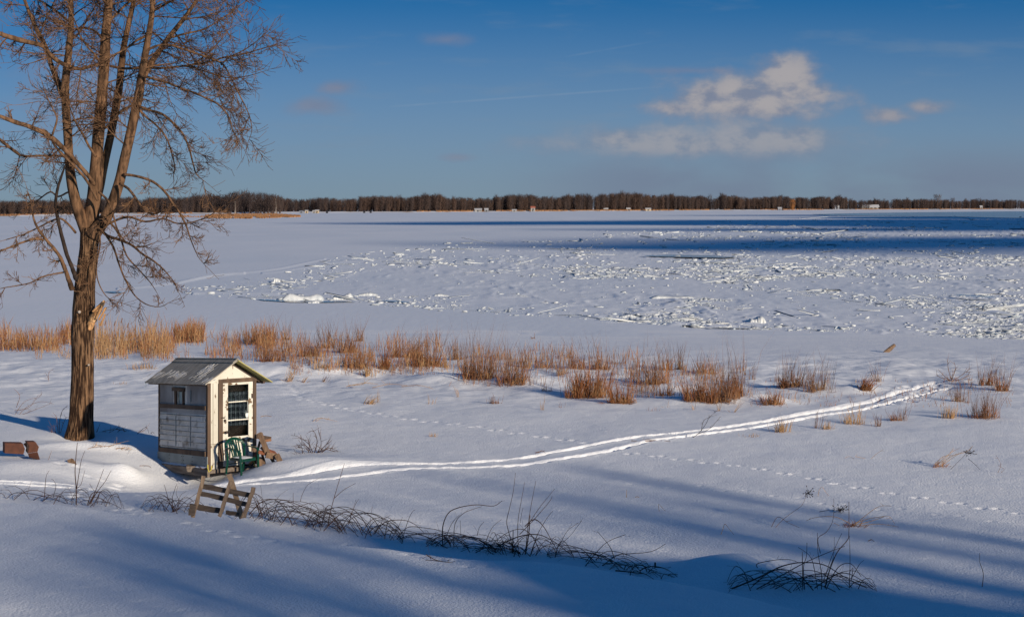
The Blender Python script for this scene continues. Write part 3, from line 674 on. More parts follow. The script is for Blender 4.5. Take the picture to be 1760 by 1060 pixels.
mp_ = part('metal_skirt', MT['galv'], [((-.030, -.03, -.075), (-.016, 1.28, .195)), ((-.034, 1.27, -.070), (-.018, L_+.02, .198))])
rv = MB()
for y in (.10, .75, 1.22, 1.32, 2.0, 2.6):
    for z in (-.03, .06, .15): rv.tube([(-.032, y, z), (-.040, y, z)], .010, 6)
rv.build('rivets', MT['iron'], mp_)
win = part('window', MT['brown'], [((-.055, wy0-.10, wz1), (-.002, wy1+.20, wz1+.085)), ((-.045, wy0-.06, 1.376), (-.001, wy0, wz1)), ((-.045, wy1, 1.376), (-.001, wy1+.09, wz1))], j=.003)
part('pane', MT['glass'], [((.008, wy0, wz0), (.013, wy1, wz1))], win)
part('sash_post', MT['cream'], [((-.006, wy1-.07, wz0), (.006, wy1-.035, wz1))], win)
part('bright_view_board', MT['white'], [((.015, wy0+.01, wz0+.01), (.021, wy1-.075, wz1-.02))], win)  # white board behind the glass stands in for the window's brightness
# door
dx0, dx1 = .380, 1.160; dy = -.012
door = empty('door', (0, 0, 0)); door.parent = shack
def dp(n, m, bx, **k): return part(n, m, bx, door, **k)
dp('stile', MT['cream2'], [((dx0, dy, .02), (.512, .022, 1.960))], j=.002); dp('stile', MT['cream2'], [((1.048, dy, .02), (dx1, .022, 1.960))], j=.002)
dp('rail', MT['cream2'], [((.512, dy+.002, 1.905), (1.048, .02, 1.958))], j=.002); dp('rail', MT['cream2'], [((.512, dy+.002, .575), (1.048, .02, .700))], j=.002); dp('rail', MT['cream2'], [((.512, dy+.002, .02), (1.048, .02, .155))])
dp('lower_panel', MT['cream2'], [((.512, .006, .155), (1.048, .016, .575))])
dp('panel_moulding', MT['brown'], [((.545, -.001, .548), (1.02, .005, .560)), ((.545, -.001, .17), (.556, .005, .56)), ((1.008, -.001, .17), (1.02, .005, .56))])
dp('muntin', MT['cream2'], [((.514, dy-.002, 1.494), (1.046, .018, 1.522))], j=.004); dp('muntin', MT['cream2'], [((.514, dy-.002, 1.068), (1.046, .018, 1.098))], j=.004)
for z0, z1 in ((.702, 1.066), (1.10, 1.492), (1.524, 1.903)): dp('pane', MT['glass'], [((.513, .008, z0), (1.047, .012, z1))])
cu = MB(); n = 60
for j in range(2):
    z = (.95, 1.74)[j]
    cu.v += [(.50+.56*i/n, .075+.014*math.sin(i*1.15)+.006*math.sin(i*.4), z) for i in range(n+1)]
cu.f = [(i, i+1, n+2+i, n+1+i) for i in range(n)]; cu.build('curtain', MT['curtain'], door, smooth_=True)
part('dark_backing', MT['iron'], [((.46, .24, .06), (1.10, .245, 1.95))], shack)  # dark sheet standing behind the door glass and curtain
dp('latch', MT['iron'], [((.330, dy-.030, 1.145), (.43, dy-.001, 1.170))]); dp('padlock', MT['iron'], [((.405, dy-.045, 1.055), (.452, dy-.004, 1.118))], bevel=.008)
kb = MB(); kb.tube([(.452, dy, .815), (.452, dy-.025, .815), (.452, dy-.035, .815), (.452, dy-.065, .815), (.452, dy-.078, .815)], [.028, .014, .026, .036, .02], 12); kb.build('knob', MT['iron'], door, smooth_=True)
dp('hinge', MT['iron'], [((1.12, dy-.012, 1.565), (1.178, dy-.001, 1.675))]); dp('hinge', MT['iron'], [((1.12, dy-.012, .31), (1.178, dy-.001, .42))])
tg = MB(); tg.add([(.96, dy-.018, 1.225), (1.035, dy-.018, 1.225), (1.03, dy-.018, 1.15), (.998, dy-.018, 1.10), (.965, dy-.018, 1.15), (.96, dy-.012, 1.225), (1.035, dy-.012, 1.225), (1.03, dy-.012, 1.15), (.998, dy-.012, 1.10), (.965, dy-.012, 1.15)], [(0,1,2,3,4)[::-1], (5,6,7,8,9)]+[(i, (i+1) % 5, (i+1) % 5+5, i+5) for i in range(5)])
tg.tube([(.998, dy-.015, 1.22), (1.012, dy-.014, 1.35), (1.02, dy-.012, 1.50)], .004, 5); o = tg.build('hanging_tag', MT['white'], None)
o.location = (SX, SY, SZ); o.rotation_euler = (0, 0, SA); tag(o, 'small white shield shaped tag hanging on the glass of the shack door', 'tag')
# sill, skids, ridge block
part('sill_beam', MT['plank'], [((-.0, -.04, -.115), (W_+.02, .06, -.022))], j=.006)
sk = MB(); sk.bar((-.09, -.22, -.175), (-.085, 3.0, -.150), .06, .17, j=.008); sk.build('skid', MT['plank'], shack)
sk = MB(); sk.bar((W_-.05, -.05, -.21), (W_-.05, 2.9, -.17), .08, .14, j=.008); sk.build('skid', MT['plank'], shack)
lg = MB(); n = 30; lg.v = [(-.10+.085*a, -.03+2.75*i/n, -.075+.05*a+(.012*rnd.random())*(1-a)) for a in (0, 1) for i in range(n+1)]; lg.f = [(i, i+1, n+2+i, n+1+i) for i in range(n)]; lg.build('snow_ledge', MT['patch'], shack)
# roof
y0, y1 = -.30, L_+.39
def roofpt(s, side, y, off): # s metres down the slope horizontally from the ridge
    x = W_/2+(s if side > 0 else -s); z = RH-s*math.tan(PT); return (x+math.sin(PT)*off*side, y, z+math.cos(PT)*off)
def slab(name, m, side, s0, s1, ya, yb, o0, o1, nu=1, sag=0.0):
    mb = MB(); n = 14; vs = []
    for o in (o0, o1):
        for k in range(n+1):
            y = ya+(yb-ya)*k/n
            for s in (s0, s1):
                p = roofpt(s, side, y, o+sag*math.sin(k*.9)*(.004 if s == s1 else .001)); vs.append(p)
    m2 = 2*(n+1); fs = []
    for k in range(n):
        a = 2*k; fs += [(a, a+1, a+3, a+2), (m2+a, m2+a+2, m2+a+3, m2+a+1), (a, a+2, m2+a+2, m2+a), (a+1, m2+a+1, m2+a+3, a+3)]
    fs += [(0, m2, m2+1, 1), (2*n, 2*n+1, m2+2*n+1, m2+2*n)]
    mb.add(vs, fs); return mb.build(name, m, shack)
r1 = slab('roof_slope', MT['roof'], -1, .0, .82, y0, y1, .0, .022, sag=1)
r2 = slab('roof_slope', MT['olive'], 1, .0, .89, y0-.02, y1, .001, .024, sag=1)
slab('ridge_cap', MT['roof'], -1, -.05, .10, y0+.02, y1-.01, .026, .040); slab('ridge_cap', MT['roof'], 1, -.04, .10, y0+.02, y1-.01, .028, .040)
part('barge_board', MT['iron'], [], bars=[((W_/2+.02, -.012, RH-.075), (W_/2+.80, -.012, RH-.075-.78*math.tan(PT)), .03, .05)])
part('eave_board', MT['brown'], [((-.13, y0+.05, 1.925), (-.09, y1-.05, 1.965))]); part('eave_board', MT['iron'], [((W_+.10, y0+.12, 1.905), (W_+.15, y1-.05, 1.955))])
# snow and frost streaks lying on the left slope: thin patches hugging the sheet
def patchm(pts, th=.006):
    mb = MB(); n = len(pts); a = [roofpt(s, -1, y, .024) for s, y in pts]; b = [roofpt(s+.0, -1, y, .024+th) for s, y in pts]
    mb.add(a+b, [tuple(range(n)), tuple(range(n, 2*n))[::-1]]+[(i, (i+1) % n, (i+1) % n+n, i+n) for i in range(n)]); return mb
def streaks(c_y, s0, s1, w, n, seed):
    rr = random.Random(seed); mb = MB()
    for i in range(n):
        y = c_y+rr.gauss(0, w); a = s0+rr.random()*(s1-s0)*.5; b = a+rr.uniform(.06, (s1-s0)*.6); ww = rr.uniform(.012, .05)
        q = []
        for k in range(6): t = k/5; q.append((a+(b-a)*t, y+.35*(b-a)*t-ww*math.sin(math.pi*min(1, t*1.1+.05))*rr.uniform(.6, 1.1)))
        for k in range(5, -1, -1): t = k/5; q.append((a+(b-a)*t, y+.35*(b-a)*t+ww*math.sin(math.pi*min(1, t*1.1+.05))*rr.uniform(.6, 1.1)))
        p = patchm(q, .002+.0015*rr.random()+i*.00012); mb.add(p.v, p.f)
    return mb
mb = streaks(.55, .12, .62, .12, 34, 4); q = streaks(1.9, .40, .66, .30, 26, 5); mb.add(q.v, q.f); q = streaks(2.6, .35, .8, .3, 12, 6); mb.add(q.v, q.f); q = streaks(.2, .5, .8, .5, 16, 8); mb.add(q.v, q.f)
mb.build('snow_streaks', MT['frost'], r1)
ic = MB()
for y in (y1-.02, y1-.06, 1.4, .7, 2.2):
    L0 = .16 if y > 2.9 else .04; p = Vector(roofpt(.815, -1, y, .0)); ic.tube([p, p+Vector((0, 0, -L0*.6)), p+Vector((0, 0, -L0))], [.009, .005, .001], 6)
ic.build('icicles', MT['glass'], r1)
# the old shack has settled: its rear end sits lower than its front
for o_ in [x for x in bpy.data.objects if x.type == 'MESH']:
    r_ = o_
    while r_.parent: r_ = r_.parent
    if r_ is shack or o_.name == 'hanging_tag':
        up_ = .085 if o_.name.split('.')[0] in ('side_wall', 'shingle_rows', 'shingle_gaps', 'stained_panel', 'nail_strip', 'trim_board', 'metal_skirt', 'rivets', 'window', 'sash_post', 'bright_view_board', 'skid', 'snow_ledge') or (o_.name.startswith('pane') and o_.parent and o_.parent.name == 'window') else 0
        for v_ in o_.data.vertices: v_.co.z += up_-.068*v_.co.y
# blocks under the shack
def block(label, px, py, D, w, h, d, rz, m, name='wood_block', cat='block'):
    mb = MB(); mb.box((-w/2, -d/2, 0), (w/2, d/2, h), .012); o = mb.build(name, m, None, bevel=.008); p = P(px, py, D); o.location = p; o.rotation_euler = (R(2), 0, rz); tag(o, label, cat); return o
block('brown block under the front left corner of the shack', 330, 809, 41.0, .26, .13, .3, .2, MT['plank'], 'wood_block')
block('short brown block just left of the yellow straps', 347, 810, 40.7, .13, .11, .25, .4, MT['brick'], 'wood_block')
block('weathered wood block sticking out at the rear left corner of the shack', 259, 801, 42.9, .3, .20, .4, .5, MT['plank'], 'wood_block')
block('small orange brown block under the rear of the long skid', 268, 802, 42.4, .17, .08, .2, .3, MT['brick'], 'wood_block')
def strap(label, px, py0, py1, D):
    mb = MB(); a = P(px, py0, D); b = P(px+2, py1, D); c = P(px+7, py0+2, D); mb.tube([a, (a+b)/2+Vector((-.01, 0, 0)), b, (b+c)/2+Vector((.02, 0, -.02)), c], .014, 6); o = mb.build('yellow_strap', MT['yellow'], None, smooth_=True); tag(o, label, 'strap')
strap('yellow strap loop hanging at the front left corner of the shack', 357, 798, 811, 40.1)
strap('yellow strap loop behind the right leg of the green chair', 437, 793, 802, 40.6)

# ------------------------------------------------------------------ green plastic armchair
chair = tag(empty('garden_chair', P(417, 812, 40.25), R(-40)), 'green plastic garden armchair half buried in snow before the shack door', 'chair')
# local: faces +x... seat centre at origin, +y left side; back at -x
def cpart(name, mb, sm=True): return mb.build(name, MT['green'], chair, smooth_=sm)
SHh = .36
mb = MB(); n = 10; vs = []
for k in range(2):
    for i in range(n+1):
        for j in range(n+1):
            u = i/n-.5; v = j/n-.5; z = SHh-.018*(1-4*v*v)-.02*u*0-(.022 if k else 0); wv = .42-.05*(u < -.3)
            vs.append((u*.42, v*wv, z+(-.02*(abs(u+.5) < .05))))
Nn = (n+1)**2; fs = [(i*(n+1)+j, (i+1)*(n+1)+j, (i+1)*(n+1)+j+1, i*(n+1)+j+1) for i in range(n) for j in range(n)]
fs += [tuple(q+Nn for q in f[::-1]) for f in fs[:n*n]]
for i in range(n): fs += [(i, i+1, i+1+Nn, i+Nn), (n*(n+1)+i, n*(n+1)+i+Nn, n*(n+1)+i+1+Nn, n*(n+1)+i+1), (i*(n+1), i*(n+1)+Nn, (i+1)*(n+1)+Nn, (i+1)*(n+1)), (i*(n+1)+n, (i+1)*(n+1)+n, (i+1)*(n+1)+n+Nn, i*(n+1)+n+Nn)]
mb.add(vs, fs); cpart('seat', mb)
ap = MB(); ap.box((.20, -.21, SHh-.075), (.222, .21, SHh-.02)); ap.box((-.18, -.222, SHh-.07), (.2, -.204, SHh-.02)); ap.box((-.18, .204, SHh-.07), (.2, .222, SHh-.02)); ap.build('seat_apron', MT['green'], chair, bevel=.005)
arch = []
for i in range(19):
    t = math.pi*i/18; arch.append((-.24-.10*math.sin(t)**.6, -.27*math.cos(t), .56+.20*math.sin(t)**.8))
mb = MB()
def ribbon(mb, pts, w, th, upv=None):
    n = len(pts); vs = []
    for i, p in enumerate(pts):
        p = Vector(p); t = (Vector(pts[min(i+1, n-1)])-Vector(pts[max(i-1, 0)])).normalized(); u = Vector(upv(i) if callable(upv) else (upv or (0, 0, 1))); r = t.cross(u).normalized(); u = r.cross(t).normalized()
        ww = w[i] if hasattr(w, '__len__') else w
        vs += [p+r*ww/2+u*th/2, p-r*ww/2+u*th/2, p-r*ww/2-u*th/2, p+r*ww/2-u*th/2]
    fs = [(i*4+k, i*4+(k+1) % 4, (i+1)*4+(k+1) % 4, (i+1)*4+k) for i in range(n-1) for k in range(4)]+[(0, 1, 2, 3)[::-1], tuple((n-1)*4+k for k in range(4))]
    mb.add(vs, fs)
ribbon(mb, arch, .062, .022, lambda i: (-1, 0, .25)); cpart('back_arch', mb, False)
for k in range(5):
    y = -.14+.07*k; mb = MB(); ribbon(mb, [(-.20, y*.8, SHh-.01), (-.245, y*.9, .50), (-.30, y, .62), (-.335, y*1.05, .735-.9*y*y)], .034, .012, (-1, 0, .2)); cpart('back_slat', mb, False)
for s in (-1, 1):
    mb = MB(); arm = [(-.25, s*.27, .57), (-.17, s*.285, .585), (-.05, s*.29, .575), (.10, s*.29, .565), (.19, s*.285, .545), (.225, s*.275, .50)]
    ribbon(mb, arm, .058, .020); cpart('armrest', mb, False)
    mb = MB(); ribbon(mb, [(.225, s*.27, .52), (.225, s*.265, .36), (.235, s*.26, .18), (.25, s*.255, -.03)], [.05, .052, .048, .04], .03, (1, 0, 0)); cpart('leg', mb, False)
    mb = MB(); ribbon(mb, [(-.25, s*.27, .57), (-.235, s*.25, .36), (-.26, s*.25, .16), (-.29, s*.25, -.03)], [.05, .055, .048, .04], .03, (1, 0, 0)); cpart('leg', mb, False)
mb = MB(); mb.tube([(-.24, -.235, .20), (-.24, .235, .20)], .012, 6); cpart('brace', mb)
sn = MB(); n = 8; vs = [((i/n-.5)*.38, (j/n-.5)*.37, SHh-.012+.022*max(0, (1-(2*i/n-1)**4)*(1-(2*j/n-1)**4))) for i in range(n+1) for j in range(n+1)]
sn.add(vs, [(i*(n+1)+j, (i+1)*(n+1)+j, (i+1)*(n+1)+j+1, i*(n+1)+j+1) for i in range(n) for j in range(n)])
so_ = sn.build('snow_patch', MT['patch'], None, smooth_=True); so_.location = chair.location; so_.rotation_euler = chair.rotation_euler; tag(so_, 'thin layer of snow lying on the seat of the green chair', 'snow')

# ------------------------------------------------------------------ broken wooden chair right of the shack
MT['old'] = mat('old_brown_wood', (.21, .135, .085), (.12, .075, .048), 7, (3, 3, .5), rough=.85, bump=.4, bdist=.01)
MT['red'] = mat('red_brown_wood', (.30, .11, .055), (.17, .065, .035), 6, rough=.7, bump=.3, bdist=.01)
junk = tag(empty('broken_chair', P(460, 797, 40.6)), 'collapsed brown wooden chair leaning beside the shack door frame', 'chair')
J0 = Vector(junk.location)
def jbar(name, m, x0, y0, x1, y1, w, h, d0=40.6, d1=40.6, up=(0, -1, 0)):
    mb = MB(); mb.bar(P(x0, y0, d0)-J0, P(x1, y1, d1)-J0, w, h, up, j=.006); return mb.build(name, m, junk, bevel=.006)
jbar('leaning_board', MT['old'], 446, 744, 460, 778, .10, .14, 40.5, 40.4)
jbar('back_rail', MT['iron'], 437, 749, 466, 754, .05, .10, 40.8, 40.9, (0, 0, 1))
jbar('back_rail', MT['brick'], 456, 757, 466, 755, .08, .06, 40.7, 40.7, (0, 0, 1))
jbar('leg', MT['brown'], 447, 758, 441, 779, .05, .05); jbar('leg', MT['brown'], 450, 778, 455, 797, .05, .06)
jbar('seat_board', MT['red'], 443, 776, 478, 784, .12, .05, 40.3, 40.6, (0, -.5, 1)); jbar('seat_board', MT['red'], 450, 771, 474, 779, .14, .05, 40.6, 40.9, (0, -.5, 1))
jbar('seat_rail', MT['old'], 457, 781, 478, 785, .07, .14, 40.3, 40.4, (0, 0, 1))
jbar('leg', MT['old'], 476, 781, 485, 800, .12, .10, 40.3, 40.2); jbar('leg', MT['old'], 465, 784, 474, 800, .06, .08, 40.5, 40.5); jbar('leg', MT['red'], 441, 776, 438, 797, .05, .06, 40.7, 40.7)
mb = MB(); c = P(447, 794, 40.4); mb.tube([c+Vector((-.05, .3, 0)), c+Vector((0, -.05, 0))], .085, 12); o = mb.build('firewood_log', MT['old'], None); tag(o, 'short round firewood log between the green chair and the broken chair', 'log')
mb = MB(); a = P(428, 798, 40.7); mb.bar(a, P(444, 785, 40.7), .05, .09, (0, -1, 0), .01); o = mb.build('wood_scrap', MT['straw'], None); tag(o, 'pale wood scrap lying behind the green chair by the shack', 'wood scrap')

# ------------------------------------------------------------------ broken slatted pallet on the bank
MT['dgrey'] = mat('grey_weathered_slat', (.115, .088, .070), (.06, .045, .037), 8, (.6, 3, 3), rough=.92, bump=.6, bdist=.01)
MT['lgrey'] = mat('tan_weathered_post', (.33, .235, .155), (.17, .115, .08), 9, (2, 2, .4), rough=.92, bump=.6, bdist=.01)
PD = 30.0
pal = tag(empty('broken_pallet', P(385, 886, PD)), 'broken grey wooden pallet standing tilted among brambles on the snowy bank', 'pallet')
P0 = Vector(pal.location)
def zz(a, b): return 240+a/7.333, 780+b/7.333
def pbar(name, m, a0, b0, a1, b1, w, d0, d1=None, th=.05, j=.006):
    mb = MB(); x0, y0 = zz(a0, b0); x1, y1 = zz(a1, b1); n = 6; p = P(x0, y0, d0)-P0; q = P(x1, y1, d1 or d0)-P0; ww = w/7.333*d0/F
    pts = [p.lerp(q, k/n)+Vector((rnd.gauss(0, .004), 0, rnd.gauss(0, .005))) for k in range(n+1)]
    ribbon(mb, pts, [ww*rnd.uniform(.92, 1.08) for _ in pts], th, (0, -1, 0)); return mb.build(name, m, pal, bevel=.004)
pbar('slat', MT['dgrey'], 805, 405, 1395, 515, 66, PD+.05, th=.03); pbar('slat', MT['dgrey'], 770, 495, 1385, 640, 60, PD+.06, th=.03)
pbar('slat', MT['dgrey'], 700, 655, 1030, 720, 72, PD+.05, th=.03); pbar('slat', MT['dgrey'], 1085, 730, 1260, 765, 50, PD+.08, th=.03)
pbar('upright', MT['lgrey'], 812, 275, 670, 790, 46, PD-.02, PD-.1, .06); pbar('upright', MT['lgrey'], 1150, 345, 1005, 790, 46, PD-.02, PD-.1, .06); pbar('upright', MT['lgrey'], 1440, 415, 1310, 800, 52, PD-.02, PD-.1, .06)
pbar('diagonal_brace', MT['lgrey'], 1128, 250, 1290, 800, 62, PD+.12, PD+.10, .05)
pbar('foot_block', MT['dgrey'], 672, 630, 655, 770, 76, PD-.12, th=.09)

# ------------------------------------------------------------------ rusty bent sheets at the left edge
MT['rustmetal'] = mat('rust_brown_metal', (.13, .05, .03), (.075, .032, .022), 5, rough=.75, bump=.2, bdist=.01)
def bent(label, pts, D, depth, shift):
    p0 = P(pts[0][0], pts[0][1], D); mb = MB(); n = len(pts)
    f = [P(a, b, D+dd)-p0 for a, b, dd in [(q[0], q[1], q[2] if len(q) > 2 else 0) for q in pts]]
    bk = [v+Vector((shift, depth, 0)) for v in f]
    mb.add(f+bk, [tuple(range(n))[::-1] if False else tuple(range(n)), tuple(range(n, 2*n))[::-1]]+[(i, i+n, (i+1) % n+n, (i+1) % n) for i in range(n)])
    o = mb.build('rusty_block', MT['rustmetal'], None, bevel=.006); o.location = p0; tag(o, label, 'metal block'); return o
D = 41.3
o = bent('faceted rust brown metal block at the left edge, right one of the pair', [(46, 759), (61, 759), (67, 767.5), (64.5, 776), (48, 778.5), (50, 767)], D, .25, -.12)
mb = MB(); l0 = o.location
def QP(a, b, d): return P(a, b, d)-l0
mb.add([QP(48, 778.8, D-.01), QP(64.5, 776.2, D-.01), QP(69, 790, D-.28), QP(50, 785, D-.28), QP(48, 779.4, D+.05), QP(64.5, 777, D+.05), QP(69, 790.6, D-.22), QP(50, 785.8, D-.22)], [(0,3,2,1),(4,5,6,7),(0,1,5,4),(1,2,6,5),(2,3,7,6),(3,0,4,7)]); mb.build('lower_flange', MT['rustmetal'], o)
mb = MB(); mb.add([QP(40, 762.5, D+.1), QP(45.8, 759.2, D-.005), QP(49.6, 767, D-.005), QP(47.6, 779, D-.005), QP(44, 774, D+.1), QP(45, 769, D+.1)], [(0,5,4,3,2,1)]); mb.add([QP(40, 762.5, D+.12), QP(45.8, 759.2, D+.03), QP(49.6, 767, D+.03), QP(47.6, 779, D+.03), QP(44, 774, D+.12), QP(45, 769, D+.12)], [(0,1,2,3,4,5)]); mb.build('side_face', MT['iron'], o)
bent('rust brown metal block cut by the left edge of the photo', [(8, 761), (39, 761.5), (43, 771), (40.5, 780.5), (8, 778.5)], D+.1, .25, -.12)
mb = MB(); a = G(122, 795); mb.add([a+Vector((-.10, 0, .06)), a+Vector((0, .05, .10)), a+Vector((.06, 0, .09)), a+Vector((.16, -.08, -.03)), a+Vector((-.02, -.05, -.02)), a+Vector((0, .12, 0))], [(0, 4, 3, 2, 1), (0, 1, 5), (1, 2, 5), (2, 3, 5), (3, 4, 5), (4, 0, 5)]); o = mb.build('dead_leaf', MT['old'], None); tag(o, 'curled brown leaf on the snow between the rusty block and the shack', 'leaf')
# driftwood on the ice
a = G(1524, 605); mb = MB(); q = Vector((.36, .1, .30)); mb.tube([a+Vector((-.1, 0, -.05)), a+q*.5, a+q], [.09, .085, .07], 8, wob=.1); o = mb.build('driftwood_log', MT['old'], None, smooth_=False); tag(o, 'short broken log poking up from smooth snow beyond the grass', 'log')

# ------------------------------------------------------------------ grasses and weeds
GR = random.Random(99)
def blade(mb, p, d, h, w, bend):
    # three-sided tapering stalk made of two short lengths
    side = Vector((GR.uniform(-1, 1), GR.uniform(-1, 1), 0)).normalized(); sd = d.cross(side).normalized()*w*.5; s2 = d.cross(sd).normalized()*w*.45
    p1 = p+d*h*.55; d2 = (d+bend).normalized(); p2 = p1+d2*h*.45
    mb.add([p+sd, p-sd*.5+s2, p-sd*.5-s2, p1+sd*.8, p1-sd*.4+s2*.8, p1-sd*.4-s2*.8, p2], [(0,1,4,3),(1,2,5,4),(2,0,3,5),(3,4,6),(4,5,6),(5,3,6)])
def tuft_mesh(name, c, w, h, n, m, lean=(0, 0), spread=.18, bw=.018, dep=None, seed=0, dens=.55, parent=None, flop=0.0):
    mb = MB(); dep = dep or w*.8; gl = GR.gauss(0, .07)
    subs = [(GR.uniform(-.42, .42)*w, GR.uniform(-.4, .4)*dep, GR.uniform(.5, 1.0), GR.uniform(.12, .30)*w) for _ in range(3+int(n/25))]
    for i in range(n):
        a = GR.uniform(0, 2*math.pi); r = GR.random()**.5*(1.0 if GR.random() < .8 else 1.5)
        x = r*math.cos(a)*w/2; y = r*math.sin(a)*dep/2; hs_ = 1.0
        if n > 18 and GR.random() < .78: q_ = GR.choice(subs); x = q_[0]+GR.gauss(0, 1)*q_[3]*.5; y = q_[1]+GR.gauss(0, 1)*q_[3]*.5; hs_ = q_[2]
        d = Vector((x/w*spread*1.6+GR.gauss(lean[0], spread*.8)+gl, GR.gauss(lean[1], spread), 1.0)).normalized()
        hh = h*(GR.uniform(dens, 1.05) if GR.random() < .5 else GR.uniform(.25, .7)); 
        hh *= hs_
        if GR.random() < .10+flop: d = Vector((GR.uniform(-1, 1), GR.uniform(-1, 1), GR.uniform(.15, .6))).normalized(); hh *= .6
        gz = hz(c[0]+x, c[1]+y)
        p = Vector((x, y, float(gz)-c[2]-.04)); blade(mb, p, d, hh, bw*GR.uniform(.7, 1.3), Vector((GR.gauss(.0, .25), GR.gauss(0, .25), GR.uniform(-.25, .0))))
    o = mb.build(name, m, parent)
    if not parent: o.location = c
    return o
def tuft(px, py, wpx, hpx, n, kind, label, lean=(0, 0), spread=.16, group='dry grass tufts along the shore', flop=0.0, bw=None):
    g = G(px, py); s = g.y/F; c = (g.x, g.y, g.z); w = wpx*s*.92; h = hpx*s*1.28; n = int(n*1.05); bw = bw or max(.010, s*.74)
    root = empty('grass_tuft', c); tag(root, label, 'grass', group)
    if kind == 'rust':
        tuft_mesh('stalks', c, w*1.1, h*1.12, int(n*.62), MT['stem'], (lean[0]+.04, lean[1]), spread*1.15, bw*.7, parent=root); tuft_mesh('blades', c, w*.9, h*.58, int(n*.85), MT['rust'], lean, spread*1.2, bw, parent=root, flop=flop, dens=.4)
    elif kind == 'dense':
        tuft_mesh('blades', c, w, h, int(n*1.3), MT['rust'], lean, spread*1.3, bw*1.1, parent=root, flop=flop, dens=.5)
        tuft_mesh('straw', c, w*.9, h*.5, int(n*.25), MT['straw'], lean, spread, bw, parent=root)
    elif kind == 'stem': tuft_mesh('stalks', c, w, h, n, MT['stem'], lean, spread, bw*.8, parent=root, flop=flop, dens=.6); tuft_mesh('blades', c, w*.6, h*.35, n//3, MT['straw'], lean, spread, bw, parent=root)
    else: tuft_mesh('blades', c, w, h, n, MT['straw'], lean, spread, bw, parent=root, flop=flop, dens=.6)
    return root
